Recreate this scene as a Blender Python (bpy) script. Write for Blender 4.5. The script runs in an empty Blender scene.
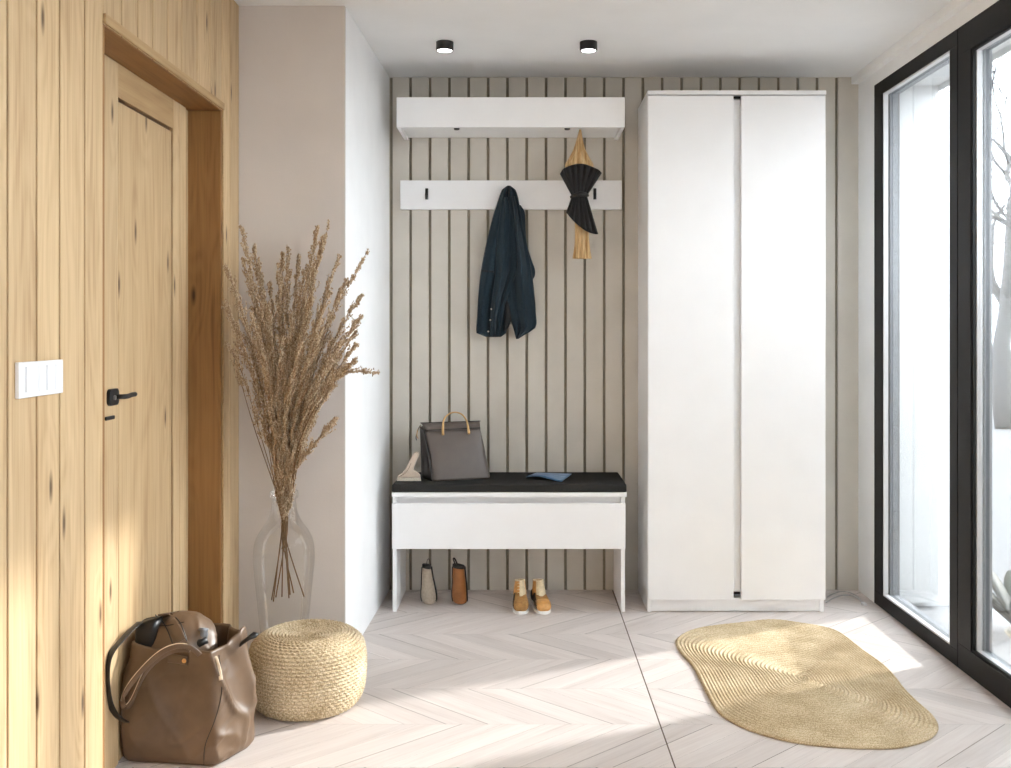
import bpy, bmesh, math, random
from mathutils import Vector, Matrix, noise
PI = math.pi
S = bpy.context.scene
COL = S.collection
F, VX, VY, CH = 978.0, 520.0, 328.0, 1.28
YB = 4.77            # back wall
H = 2.504            # ceiling
XL = -1.067          # wooden wall face
XR = 1.65            # glazed wall face

def X(px, Y): return (px - VX) / F * Y
def Z(py, Y): return CH - (py - VY) / F * Y
def P(px, py, Y): return Vector((X(px, Y), Y, Z(py, Y)))
def G(px, py):
    Y = CH * F / (py - VY); return Vector((X(px, Y), Y, 0))

# ---------------------------------------------------------------- helpers
ORG = {}
def empty(name, loc, rz=0.0):
    o = bpy.data.objects.new(name, None); COL.objects.link(o)
    o.empty_display_size = 0.05
    o.location = loc; o.rotation_euler = (0, 0, rz); ORG[o.name] = Vector(loc)
    return o
def tag(o, label, cat, group=None, kind=None):
    if label: o['label'] = label
    if cat: o['category'] = cat
    if group: o['group'] = group
    if kind: o['kind'] = kind
    return o
def struct(o, label=None, cat=None):
    o['kind'] = 'structure'
    if label: o['label'] = label
    if cat: o['category'] = cat
    return o

class MB:
    def __init__(s): s.v = []; s.f = []; s.uv = None
    def add(s, vs, fs):
        b = len(s.v); s.v += [tuple(p) for p in vs]; s.f += [tuple(i + b for i in f) for f in fs]; return s
    def box(s, x0, x1, y0, y1, z0, z1):
        vs = [(x0,y0,z0),(x1,y0,z0),(x1,y1,z0),(x0,y1,z0),(x0,y0,z1),(x1,y0,z1),(x1,y1,z1),(x0,y1,z1)]
        return s.add(vs, [(0,3,2,1),(4,5,6,7),(0,1,5,4),(1,2,6,5),(2,3,7,6),(3,0,4,7)])
    def grid(s, rows, closed_u=False, closed_v=False, flip=False):
        n, m = len(rows), len(rows[0]); vs = [p for r in rows for p in r]; fs = []
        for i in range(n if closed_v else n - 1):
            for j in range(m if closed_u else m - 1):
                a, b = i * m + j, i * m + (j + 1) % m
                c, d = ((i + 1) % n) * m + (j + 1) % m, ((i + 1) % n) * m + j
                fs.append((a, d, c, b) if flip else (a, b, c, d))
        return s.add(vs, fs)
    def loft(s, rings, cap0=True, cap1=True):
        b = len(s.v); s.grid(rings, closed_u=True); m = len(rings[0])
        if cap0: s.f.append(tuple(b + i for i in reversed(range(m))))
        if cap1: s.f.append(tuple(b + (len(rings) - 1) * m + i for i in range(m)))
        return s
    def tube(s, pts, r, n=8, cap=True):
        pts = [Vector(p) for p in pts]; rs = r if isinstance(r, (list, tuple)) else [r] * len(pts)
        rings = []; up = None
        for i, p in enumerate(pts):
            t = (pts[min(i + 1, len(pts) - 1)] - pts[max(i - 1, 0)])
            t = t.normalized() if t.length > 1e-9 else Vector((0, 0, 1))
            if up is None:
                up = t.orthogonal().normalized()
            up = (up - t * up.dot(t)); up = up.normalized() if up.length > 1e-6 else t.orthogonal().normalized()
            w = t.cross(up)
            rings.append([p + (up * math.cos(a) + w * math.sin(a)) * rs[i] for a in [2 * PI * k / n for k in range(n)]])
        return s.loft(rings, cap, cap)
    def ribbon(s, pts, width, thick, wdir):
        """flat strap swept along pts; wdir = vector across the strap (or list)"""
        pts = [Vector(p) for p in pts]; rings = []
        for i, p in enumerate(pts):
            t = (pts[min(i + 1, len(pts) - 1)] - pts[max(i - 1, 0)]).normalized()
            wd = Vector(wdir[i] if isinstance(wdir, list) else wdir)
            wd = (wd - t * wd.dot(t)).normalized(); nn = t.cross(wd)
            wi = width[i] if isinstance(width, list) else width
            rings.append([p + wd * a * wi / 2 + nn * b * thick / 2 for a, b in ((-1,-.4),(-.86,-1),(.86,-1),(1,-.4),(1,.4),(.86,1),(-.86,1),(-1,.4))])
        return s.loft(rings)
    def lathe(s, prof, c=(0, 0, 0), n=48):
        c = Vector(c)
        rings = [[c + Vector((max(r, 1e-5) * math.cos(2*PI*k/n), max(r, 1e-5) * math.sin(2*PI*k/n), z)) for k in range(n)] for r, z in prof]
        return s.grid(rings, closed_u=True)
    def prism(s, poly, y0, y1):
        """poly: list of (x,z); extruded in y"""
        n = len(poly); vs = [(x, y0, z) for x, z in poly] + [(x, y1, z) for x, z in poly]
        fs = [tuple(range(n)), tuple(range(2 * n - 1, n - 1, -1))] + [(i, i + n, (i + 1) % n + n, (i + 1) % n) for i in range(n)]
        return s.add(vs, fs)
    def build(s, name, mat, parent=None, smooth=False, bevel=0, seg=2, local=False, sub=0, solid=0, auto=None):
        me = bpy.data.meshes.new(name)
        off = Vector((0, 0, 0))
        if parent is not None and not local: off = ORG[parent.name]
        me.from_pydata([tuple(Vector(p) - off) for p in s.v], [], s.f); me.validate()
        bm = bmesh.new(); bm.from_mesh(me); bmesh.ops.recalc_face_normals(bm, faces=bm.faces); bm.to_mesh(me); bm.free()
        o = bpy.data.objects.new(name, me); COL.objects.link(o)
        ORG[o.name] = off
        if parent is not None: o.parent = parent
        if mat: me.materials.append(mat)
        if smooth:
            for p in me.polygons: p.use_smooth = True
        if solid:
            m = o.modifiers.new('solid', 'SOLIDIFY'); m.thickness = solid; m.offset = 0
        if bevel:
            m = o.modifiers.new('bevel', 'BEVEL'); m.width = bevel; m.segments = seg; m.limit_method = 'ANGLE'; m.angle_limit = math.radians(40)
            m.harden_normals = False
        if sub:
            m = o.modifiers.new('sub', 'SUBSURF'); m.levels = m.render_levels = sub
        return o

def lerp(a, b, t): return a + (b - a) * t
def interp(tab, x):
    """piecewise smooth (catmull) interpolation of rows [(key, v1, v2..)]"""
    if x <= tab[0][0]: return list(tab[0][1:])
    if x >= tab[-1][0]: return list(tab[-1][1:])
    for i in range(len(tab) - 1):
        if tab[i][0] <= x <= tab[i + 1][0]:
            t = (x - tab[i][0]) / (tab[i + 1][0] - tab[i][0])
            p0 = tab[max(i - 1, 0)]; p1 = tab[i]; p2 = tab[i + 1]; p3 = tab[min(i + 2, len(tab) - 1)]
            out = []
            h = p2[0] - p1[0]
            for k in range(1, len(p1)):
                m1 = (p2[k] - p0[k]) / max(p2[0] - p0[0], 1e-9) * h
                m2 = (p3[k] - p1[k]) / max(p3[0] - p1[0], 1e-9) * h
                out.append((2*t**3-3*t**2+1)*p1[k] + (t**3-2*t**2+t)*m1 + (-2*t**3+3*t**2)*p2[k] + (t**3-t**2)*m2)
            return out
def spline(pts, n):
    """catmull-rom through points, n samples"""
    pts = [Vector(p) for p in pts]; out = []
    L = len(pts) - 1
    for i in range(n):
        u = i / (n - 1) * L; k = min(int(u), L - 1); t = u - k
        p0, p1, p2, p3 = pts[max(k-1,0)], pts[k], pts[k+1], pts[min(k+2,L)]
        out.append(0.5*((2*p1)+(p2-p0)*t+(2*p0-5*p1+4*p2-p3)*t*t+(3*p1-p0-3*p2+p3)*t**3))
    return out

# ---------------------------------------------------------------- materials
def lin(c):
    return tuple(((v/255)/12.92 if v/255 <= 0.04045 else ((v/255+0.055)/1.055)**2.4) for v in c) + (1,)
class NT:
    def __init__(s, name):
        s.m = bpy.data.materials.new(name); s.m.use_nodes = True; s.t = s.m.node_tree
        s.t.nodes.clear(); s.out = s.n('ShaderNodeOutputMaterial')
    def n(s, typ, **kw):
        nd = s.t.nodes.new(typ)
        for k, v in kw.items(): setattr(nd, k, v)
        return nd
    def l(s, a, b): s.t.links.new(a, b)
    def val(s, sock, v):
        if hasattr(v, 'links') or hasattr(v, 'is_output'): s.l(v, sock)
        else: sock.default_value = v
    def math(s, op, a, b=0.0, c=None):
        nd = s.n('ShaderNodeMath', operation=op); s.val(nd.inputs[0], a); s.val(nd.inputs[1], b)
        if c is not None: s.val(nd.inputs[2], c)
        return nd.outputs[0]
    def mix(s, f, a, b, typ='MIX'):
        nd = s.n('ShaderNodeMix', data_type='RGBA', blend_type=typ); s.val(nd.inputs[0], f); s.val(nd.inputs[6], a); s.val(nd.inputs[7], b); return nd.outputs[2]
    def noise(s, vec, scale, detail=2.0, rough=0.5, dist=0.0, col=False):
        nd = s.n('ShaderNodeTexNoise'); s.l(vec, nd.inputs['Vector']); nd.inputs['Scale'].default_value = scale
        nd.inputs['Detail'].default_value = detail; nd.inputs['Roughness'].default_value = rough; nd.inputs['Distortion'].default_value = dist
        return nd.outputs['Color' if col else 'Fac']
    def ramp(s, f, stops):
        nd = s.n('ShaderNodeValToRGB'); s.val(nd.inputs[0], f); cr = nd.color_ramp
        while len(cr.elements) < len(stops): cr.elements.new(0.5)
        for e, (p, c) in zip(cr.elements, stops): e.position = p; e.color = c if len(c) == 4 else tuple(c) + (1,)
        return nd.outputs[0]
    def mapping(s, vec, scale=(1,1,1), loc=None, rot=(0,0,0)):
        nd = s.n('ShaderNodeMapping'); s.l(vec, nd.inputs[0]); nd.inputs['Scale'].default_value = scale; nd.inputs['Rotation'].default_value = rot
        if loc is not None: s.val(nd.inputs['Location'], loc)
        return nd.outputs[0]
    def coords(s, which='Object'): return s.n('ShaderNodeTexCoord').outputs[which]
    def bsdf(s, color, rough=0.5, bump=None, bdist=0.001, bstr=1.0, metal=0, spec=0.5, sheen=0, coat=0):
        b = s.n('ShaderNodeBsdfPrincipled'); s.val(b.inputs['Base Color'], color); s.val(b.inputs['Roughness'], rough)
        b.inputs['Metallic'].default_value = metal; b.inputs['Specular IOR Level'].default_value = spec
        if sheen: b.inputs['Sheen Weight'].default_value = sheen
        if coat: b.inputs['Coat Weight'].default_value = coat
        if bump is not None:
            bp = s.n('ShaderNodeBump'); s.l(bump, bp.inputs['Height']); bp.inputs['Distance'].default_value = bdist; bp.inputs['Strength'].default_value = bstr
            s.l(bp.outputs[0], b.inputs['Normal'])
        s.l(b.outputs[0], s.out.inputs[0]); return b

def plain(name, rgb, rough=0.5, var=0.03, scale=40, bump=0.0003, metal=0, spec=0.5, sheen=0, coat=0, bscale=None):
    t = NT(name); c = t.coords(); f = t.noise(c, scale, 4)
    base = lin(rgb); dark = tuple(v * (1 - var * 3) for v in base[:3]) + (1,); lite = tuple(min(1, v * (1 + var)) for v in base[:3]) + (1,)
    colr = t.ramp(f, [(0.3, dark), (0.6, lite)]) if var else base
    t.bsdf(colr, rough, t.noise(c, bscale or scale * 6, 3), bump, 1, metal, spec, sheen, coat)
    return t.m

def wood(name, light, dark, axis='Z', knots=1.0, rough=0.5, grain=1.0, flat='X'):
    """oak: long streaks along the axis, cathedral rings, knots; each board (mesh island) gets its own piece of the pattern"""
    t = NT(name); c = t.coords()
    rnd = t.n('ShaderNodeNewGeometry').outputs['Random Per Island']
    off = t.n('ShaderNodeCombineXYZ'); t.l(t.math('MULTIPLY', rnd, 37.0), off.inputs[0]); t.l(t.math('MULTIPLY', rnd, 91.0), off.inputs[1]); t.l(t.math('MULTIPLY', rnd, 53.0), off.inputs[2])
    add = t.n('ShaderNodeVectorMath', operation='ADD'); t.l(c, add.inputs[0]); t.l(off.outputs[0], add.inputs[1]); c = add.outputs[0]
    def sk(along, across): return tuple(along if a == axis else (0.02 if a == flat else across) for a in 'XYZ')
    def sc(along, across): return tuple(along if a == axis else across for a in 'XYZ')
    cw = t.noise(t.mapping(c, sc(0.8, 5.0)), 1.0, 2, 0.5)
    # knot field
    kn = t.n('ShaderNodeTexVoronoi', feature='F1'); kn.voronoi_dimensions = '2D'; sp_ = t.n('ShaderNodeSeparateXYZ'); t.l(c, sp_.inputs[0]); ac = [a for a in 'XYZ' if a not in (axis, flat)][0]; cv = t.n('ShaderNodeCombineXYZ'); t.l(t.math('MULTIPLY', sp_.outputs['XYZ'.index(axis)], 1.9), cv.inputs[0]); t.l(t.math('MULTIPLY', sp_.outputs['XYZ'.index(ac)], 7.5), cv.inputs[1]); t.l(cv.outputs[0], kn.inputs['Vector']); kn.inputs['Scale'].default_value = 1.0; kn.inputs['Randomness'].default_value = 1.0
    kd = kn.outputs['Distance']
    sel = t.n('ShaderNodeSeparateColor'); t.l(kn.outputs['Color'], sel.inputs[0])
    has = t.math('GREATER_THAN', sel.outputs[0], 1.0 - 0.42 * knots) if knots else 0.0
    near = t.math('MULTIPLY', t.ramp(kd, [(0.0, (1,1,1)), (0.35, (0,0,0))]), has)
    warp = t.math('MULTIPLY', near, 0.9)
    rings = t.math('ADD', t.math('MULTIPLY', cw, 14.0 * grain), t.math('MULTIPLY', warp, 2.5))
    rs = t.math('SINE', t.math('MULTIPLY', rings, 6.28))
    fine = t.noise(t.mapping(c, sc(3.0, 130.0)), 1.0, 3, 0.6)
    med = t.noise(t.mapping(c, sc(1.0, 22.0)), 1.0, 3, 0.6)
    k = t.math('ADD', t.math('MULTIPLY', t.math('ADD', t.math('MULTIPLY', rs, 0.5), 0.5), 0.09), t.math('ADD', t.math('MULTIPLY', fine, 0.45), t.math('MULTIPLY', med, 0.55)))
    L, D = lin(light), lin(dark)
    col = t.ramp(k, [(0.36, L), (0.58, tuple(lerp(a, b, 0.28) for a, b in zip(L, D))), (0.86, D)])
    tone = t.math('ADD', t.math('MULTIPLY', rnd, 0.16), 0.92)
    tc = t.n('ShaderNodeCombineColor'); 
    for i in range(3): t.l(tone, tc.inputs[i])
    col = t.mix(1.0, col, tc.outputs[0], 'MULTIPLY')
    core = t.math('MULTIPLY', t.ramp(kd, [(0.02, (1,1,1)), (0.05, (0.5,0.5,0.5)), (0.085, (0,0,0))]), has)
    col = t.mix(t.math('MULTIPLY', core, 0.9), col, (lin(dark)[0]*0.22, lin(dark)[1]*0.17, lin(dark)[2]*0.13, 1))
    t.bsdf(col, rough, fine, 0.0006, 0.6, spec=0.35)
    return t.m

M = {}
M['oak'] = wood('oak_boards', (205, 178, 139), (148, 112, 72))
M['oak_door'] = wood('oak_door_panel', (202, 174, 134), (148, 112, 72), grain=0.8)
M['oak_rail'] = wood('oak_cross_grain', (190, 159, 116), (132, 96, 58), axis='Y')
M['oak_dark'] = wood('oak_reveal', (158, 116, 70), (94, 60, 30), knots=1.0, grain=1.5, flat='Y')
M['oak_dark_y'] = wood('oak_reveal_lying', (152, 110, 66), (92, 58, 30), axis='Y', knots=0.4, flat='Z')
M['groove'] = plain('board_joint_shadow_gap', (92, 62, 38), 0.8)
M['white_wall'] = plain('white_wall_paint', (238, 237, 236), 0.85, 0.008, 6, 0.0003, bscale=160, spec=0.2)
M['ceiling'] = plain('white_ceiling_paint', (236, 236, 236), 0.9, 0.008, 4, 0.0003, bscale=160, spec=0.2)
M['greige'] = plain('greige_wall_paint', (214, 207, 202), 0.85, 0.015, 3, 0.0003, bscale=160, spec=0.2)
M['lacquer'] = plain('white_furniture_lacquer', (246, 246, 247), 0.35, 0.006, 6, 0.00005, spec=0.4)
M['panel'] = plain('beige_panel_paint', (208, 202, 192), 0.55, 0.02, 5, 0.0002, bscale=90, spec=0.3)
M['panel_gap'] = plain('panel_groove', (146, 138, 122), 0.8)
M['black'] = plain('black_powder_coat', (22, 22, 23), 0.4, 0.02, 30, 0.0001)
M['alu'] = plain('anthracite_window_frame', (15, 15, 16), 0.5, 0.02, 30, 0.0001, spec=0.25)
M['spacer'] = plain('light_grey_profile', (205, 205, 207), 0.4, 0.01)
M['grey_profile'] = plain('grey_profile', (120, 121, 124), 0.5, 0.02)
M['gasket'] = plain('black_rubber', (14, 14, 14), 0.7, 0.02)
M['steel'] = plain('brushed_steel', (190, 188, 185), 0.3, 0.02, metal=1)
M['gold'] = plain('brushed_gold', (214, 172, 118), 0.28, 0.03, metal=0.85)
M['switch'] = plain('white_switch_plastic', (226, 226, 228), 0.35, 0.004, spec=0.4)
M['render_white'] = plain('white_outside_render', (240, 240, 240), 0.9, 0.01, 20, 0.001)
M['gravel'] = plain('pale_gravel', (92, 92, 94), 0.95, 0.10, 60, 0.004)
M['paver'] = plain('pale_paving', (150, 150, 151), 0.9, 0.03, 20, 0.0008)
M['bark'] = plain('bark', (66, 64, 64), 0.95, 0.08, 30, 0.004)
M['leaf'] = plain('grey_green_leaf', (62, 74, 64), 0.5, 0.08, 20, 0.0005)
M['leafdark'] = plain('dark_leaf', (36, 46, 38), 0.5, 0.08, 20, 0.0005)
M['cushion'] = plain('charcoal_felt', (54, 53, 52), 0.95, 0.10, 300, 0.0008, bscale=900, spec=0.08)
M['taupe'] = plain('taupe_leather', (98, 88, 82), 0.42, 0.03, 20, 0.0003, bscale=500)
M['taupe_dark'] = plain('taupe_leather_side', (56, 48, 44), 0.45, 0.03, 20, 0.0003, bscale=500)
M['brush'] = plain('pale_beech', (208, 190, 172), 0.55, 0.04, 30)
M['bristle'] = plain('cream_bristles', (228, 218, 200), 0.9, 0.08, 300, 0.001)
M['navy'] = None
M['umb_black'] = plain('black_pleated_cloth', (15, 13, 14), 0.75, 0.05, 60, 0.0003, sheen=0.1)
M['wire'] = plain('dark_wire', (70, 66, 62), 0.35, 0.02, metal=0.8)
M['shoe_beige'] = plain('beige_suede', (176, 162, 145), 0.85, 0.05, 80, 0.0006, bscale=700, sheen=0.1)
M['shoe_brown'] = plain('tan_polished_leather', (152, 96, 50), 0.3, 0.06, 25, 0.0002)
M['shoe_black'] = plain('black_shoe_leather', (24, 22, 22), 0.5, 0.04, 30, 0.0002)
M['tan_suede'] = plain('tan_suede', (172, 128, 74), 0.85, 0.07, 90, 0.0007, bscale=800)
M['tan_leather'] = plain('honey_leather', (214, 158, 92), 0.5, 0.06, 40, 0.0003)
M['cream_cloth'] = plain('cream_canvas', (232, 214, 180), 0.85, 0.05, 80, 0.0007, bscale=700)
M['sole'] = plain('white_rubber_sole', (238, 238, 236), 0.5, 0.01)
M['stem'] = plain('brown_dry_stem', (122, 92, 58), 0.7, 0.08, 60)
M['cable'] = plain('grey_cable', (176, 172, 168), 0.5, 0.03)
M['strap_edge'] = plain('cream_strap_edge', (226, 206, 180), 0.5, 0.03)
M['lead_black'] = plain('black_leather', (20, 18, 17), 0.45, 0.04, 30, 0.0003)

def seedmat():
    t = NT('dried_seed'); r = t.n('ShaderNodeNewGeometry').outputs['Random Per Island']
    t.bsdf(t.ramp(r, [(0.0, lin((152,126,98))), (0.5, lin((190,166,136))), (1.0, lin((222,205,180)))]), 0.85, spec=0.15); return t.m
M['seed'] = seedmat()
def weave(name, c1, c2, c3, s=220):
    t = NT(name); c = t.coords(); f = t.noise(c, s, 3, 0.6); g = t.noise(c, 9, 2)
    k = t.math('ADD', t.math('MULTIPLY', f, 0.75), t.math('MULTIPLY', g, 0.25))
    t.bsdf(t.ramp(k, [(0.36, lin(c1)), (0.5, lin(c2)), (0.64, lin(c3))]), 0.8, t.noise(c, s * 2.2, 2), 0.0008, 1, spec=0.2); return t.m
M['straw'] = weave('woven_seagrass', (150, 126, 92), (208, 188, 154), (242, 230, 206))
M['jute'] = weave('braided_jute', (162, 138, 104), (202, 180, 144), (230, 214, 184), 300)
def leather_bag():
    t = NT('brown_soft_leather'); c = t.coords(); f = t.noise(c, 5, 4, 0.55)
    col = t.ramp(f, [(0.3, lin((80, 62, 46))), (0.7, lin((116, 92, 70)))])
    vr = t.n('ShaderNodeTexVoronoi'); t.l(c, vr.inputs['Vector']); vr.inputs['Scale'].default_value = 420
    t.bsdf(col, t.math('ADD', t.math('MULTIPLY', f, 0.2), 0.3), vr.outputs['Distance'], 0.0003, 0.6); return t.m
M['bag'] = leather_bag()
def cloth_navy():
    t = NT('navy_wool_twill'); c = t.coords(); f = t.noise(c, 500, 2)
    w = t.n('ShaderNodeTexWave', wave_type='BANDS', bands_direction='DIAGONAL'); t.l(c, w.inputs[0]); w.inputs['Scale'].default_value = 260
    t.bsdf(t.ramp(f, [(0.35, lin((28, 39, 47))), (0.65, lin((48, 62, 71)))]), 0.9, f, 0.0005, 0.6, spec=0.12, sheen=0.1); return t.m
M['navy'] = cloth_navy()
M['lining'] = plain('black_lining', (14, 16, 20), 0.6, 0.02)
def umb_tan():
    t = NT('tan_umbrella_cloth'); c = t.coords(); g = t.noise(t.mapping(c, (90, 90, 3)), 1, 3)
    t.bsdf(t.ramp(g, [(0.35, lin((186, 148, 98))), (0.6, lin((222, 192, 146)))]), 0.6, g, 0.0006, 0.6, spec=0.3); return t.m
M['umb_tan'] = umb_tan()
def booklet():
    t = NT('blue_printed_paper'); c = t.coords(); f = t.noise(t.mapping(c, (1.5, 5, 1)), 14, 4, 0.6)
    t.bsdf(t.ramp(f, [(0.35, lin((60, 96, 138))), (0.55, lin((100, 142, 186))), (0.7, lin((150, 184, 214)))]), 0.35); return t.m
M['booklet'] = booklet()
def emis(name, c, s):
    t = NT(name); e = t.n('ShaderNodeEmission'); e.inputs[0].default_value = c; e.inputs[1].default_value = s; t.l(e.outputs[0], t.out.inputs[0]); return t.m
M['lamp'] = emis('lit_diffuser', (1, 0.98, 0.95, 1), 6.0)
def thin_glass(name, tint=(1,1,1,1), edge=(0.9,0.92,0.92,1), refl=1.0):
    t = NT(name); tr = t.n('ShaderNodeBsdfTransparent'); gl = t.n('ShaderNodeBsdfGlossy'); gl.inputs['Roughness'].default_value = 0.02
    fr = t.n('ShaderNodeFresnel'); fr.inputs[0].default_value = 1.5
    lw = t.n('ShaderNodeLayerWeight'); lw.inputs[0].default_value = 0.35
    t.l(t.mix(t.math('POWER', lw.outputs['Facing'], 2.0), tint, edge), tr.inputs[0])
    mx = t.n('ShaderNodeMixShader'); t.l(t.math('MULTIPLY', fr.outputs[0], refl), mx.inputs[0]); t.l(tr.outputs[0], mx.inputs[1]); t.l(gl.outputs[0], mx.inputs[2])
    t.l(mx.outputs[0], t.out.inputs[0]); return t.m
M['glass'] = thin_glass('window_glass', (0.97,0.98,0.98,1), (0.9,0.92,0.92,1), 0.55)
M['vase'] = thin_glass('clear_vase_glass', (0.985,0.985,0.98,1), (0.94,0.94,0.935,1), 0.4)
def floor_mat():
    t = NT('whitewashed_chevron_oak'); uv = t.coords('UV')
    rnd = t.n('ShaderNodeNewGeometry').outputs['Random Per Island']
    off = t.n('ShaderNodeCombineXYZ'); t.l(t.math('MULTIPLY', rnd, 71.0), off.inputs[0]); t.l(t.math('MULTIPLY', rnd, 33.0), off.inputs[1])
    add = t.n('ShaderNodeVectorMath', operation='ADD'); t.l(uv, add.inputs[0]); t.l(off.outputs[0], add.inputs[1]); c = add.outputs[0]
    fine = t.noise(t.mapping(c, (5, 110, 1)), 1, 3, 0.6)
    med = t.noise(t.mapping(c, (1.5, 16, 1)), 1, 3, 0.6, 0.6)
    k = t.math('ADD', t.math('MULTIPLY', fine, 0.45), t.math('MULTIPLY', med, 0.55))
    col = t.ramp(k, [(0.32, lin((224, 215, 209))), (0.55, lin((213, 202, 196))), (0.75, lin((194, 181, 173)))])
    tone = t.math('ADD', t.math('MULTIPLY', rnd, 0.13), 0.9)
    tc = t.n('ShaderNodeCombineColor')
    for i in range(3): t.l(tone, tc.inputs[i])
    col = t.mix(1.0, col, tc.outputs[0], 'MULTIPLY')
    kn = t.n('ShaderNodeTexVoronoi'); t.l(t.mapping(c, (1.3, 4.5, 1)), kn.inputs['Vector']); kn.inputs['Scale'].default_value = 1
    sel = t.n('ShaderNodeSeparateColor'); t.l(kn.outputs['Color'], sel.inputs[0])
    core = t.math('MULTIPLY', t.ramp(kn.outputs['Distance'], [(0.015, (1,1,1)), (0.05, (0,0,0))]), t.math('GREATER_THAN', sel.outputs[1], 0.8))
    col = t.mix(t.math('MULTIPLY', core, 0.7), col, lin((120, 98, 80)))
    t.bsdf(col, t.math('ADD', t.math('MULTIPLY', med, 0.15), 0.4), fine, 0.0003, 0.5, spec=0.35); return t.m
M['floor'] = floor_mat()
M['subfloor'] = plain('floor_joint_filler', (100, 84, 72), 0.9)

# ---------------------------------------------------------------- room shell
YF = -2.2   # how far the room runs behind the camera
def build_floor():
    rnd = random.Random(5)
    mb = MB(); uvs = []
    rowh = 0.31; slope = 1.13; step = 0.135; z = 0.0
    seam = 0.452
    y0 = 3.47 - rowh * 16
    for r in range(22):
        ya = y0 + r * rowh; yb = ya + rowh
        if ya > YB + 0.1 or yb < YF: continue
        d = -1 if (16 - r) % 2 == 1 else 1     # row (3.16..3.47) slants down to the right
        k0 = int(-3.2 / step)
        for k in range(k0, int(3.4 / step)):
            xa = k * step + (0.03 if r % 2 else 0)
            g1 = rnd.choice((0.0002, 0.0004, 0.0010, 0.0026)); g = 0.0003
            sh = slope * rowh * d / 1.0
            pts = [(xa + g1, ya + g), (xa + step - g, ya + g), (xa + step - g + sh, yb - g), (xa + g1 + sh, yb - g)]
            # clip to the two floor fields and the room
            for lo, hi in ((-1.4, seam - 0.0022), (seam + 0.0022, XR + 0.02)):
                poly = pts
                for axis, lim, keep in ((0, lo, 1), (0, hi, -1), (1, YF, 1), (1, YB + 0.03, -1)):
                    out = []
                    for i in range(len(poly)):
                        a, b = poly[i], poly[(i + 1) % len(poly)]
                        ia, ib = (a[axis] - lim) * keep >= 0, (b[axis] - lim) * keep >= 0
                        if ia: out.append(a)
                        if ia != ib:
                            tt = (lim - a[axis]) / (b[axis] - a[axis]); out.append((lerp(a[0], b[0], tt), lerp(a[1], b[1], tt)))
                    poly = out
                    if len(poly) < 3: break
                if len(poly) < 3: continue
                ar = abs(sum(poly[i][0]*poly[(i+1)%len(poly)][1]-poly[(i+1)%len(poly)][0]*poly[i][1] for i in range(len(poly))))/2
                if ar < 1e-5: continue
                n = len(poly); b = len(mb.v)
                mb.v += [(x, y, z) for x, y in poly]; mb.f.append(tuple(range(b, b + n)))
                L = math.hypot(sh, rowh); ux, uy = sh / L, rowh / L
                uvs += [((x * ux + y * uy), (-x * uy + y * ux)) for x, y in poly]
    me = bpy.data.meshes.new('floor'); me.from_pydata(mb.v, [], mb.f)
    bm = bmesh.new(); bm.from_mesh(me)
    for f in bm.faces:
        if f.normal.z < 0: f.normal_flip()
    bm.to_mesh(me); bm.free()
    uvl = me.uv_layers.new(name='UVMap')
    for lp in me.loops: uvl.data[lp.index].uv = uvs[lp.vertex_index]
    # joint bed and slab beneath
    o = bpy.data.objects.new('floor', me); COL.objects.link(o); me.materials.append(M['floor']); me.materials.append(M['subfloor'])
    bm = bmesh.new(); bm.from_mesh(me)
    vs = [bm.verts.new(p) for p in ((-1.4, YF, -0.0012), (XR + 0.02, YF, -0.0012), (XR + 0.02, YB + 0.03, -0.0012), (-1.4, YB + 0.03, -0.0012),
                                    (-1.4, YF, -0.15), (XR + 0.02, YF, -0.15), (XR + 0.02, YB + 0.03, -0.15), (-1.4, YB + 0.03, -0.15))]
    for q in ((0,1,2,3),(7,6,5,4),(0,4,5,1),(1,5,6,2),(2,6,7,3),(3,7,4,0)):
        f = bm.faces.new([vs[i] for i in q]); f.material_index = 1
    bm.to_mesh(me); bm.free()
    struct(o)
build_floor()

struct(MB().box(-1.45, XR + 0.35, YF, YB + 0.2, H, H + 0.15).build('ceiling', M['ceiling']))

struct(MB().box(-1.45, XR + 0.35, YF - 0.15, YF - 0.001, 0, H).build('wall_front', M['white_wall']))
# back wall: vertical boards with open grooves
root = struct(MB().box(-0.75, XR + 0.35, YB + 0.012, YB + 0.2, 0, H).build('wall_back', M['panel_gap']))
mb = MB(); g = 0.0066
xs = [X(391.2 + 19.36 * k, YB) for k in range(0, 24)]
xs = [-0.66] + xs + [XR + 0.02]
for a, b in zip(xs[:-1], xs[1:]):
    if b - a < 0.02: a = a
    mb.box(a + g, b - g, YB, YB + 0.0115, 0.0, H)
mb.build('wall_panel', M['panel'], root, bevel=0.002)

# white pier at the left: greige front, white side
xa, xb = XL - 0.02, -0.665
Yc = 3.715; xbb = X(389.3, YB)
w = MB(); w.prism([(xa, 0), (xb, 0), (xb, H), (xa, H)], Yc, Yc + 0.0195)
struct(w.build('wall_left_pier', M['greige']))
w = MB(); w.add([(xa,Yc+.0197,0),(xb,Yc+.0197,0),(xbb,YB,0),(xa,YB,0),(xa,Yc+.0197,H),(xb,Yc+.0197,H),(xbb,YB,H),(xa,YB,H)],
      [(0,3,2,1),(4,5,6,7),(0,1,5,4),(1,2,6,5),(2,3,7,6),(3,0,4,7)])
struct(w.build('wall_niche_side', M['white_wall']))

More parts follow.
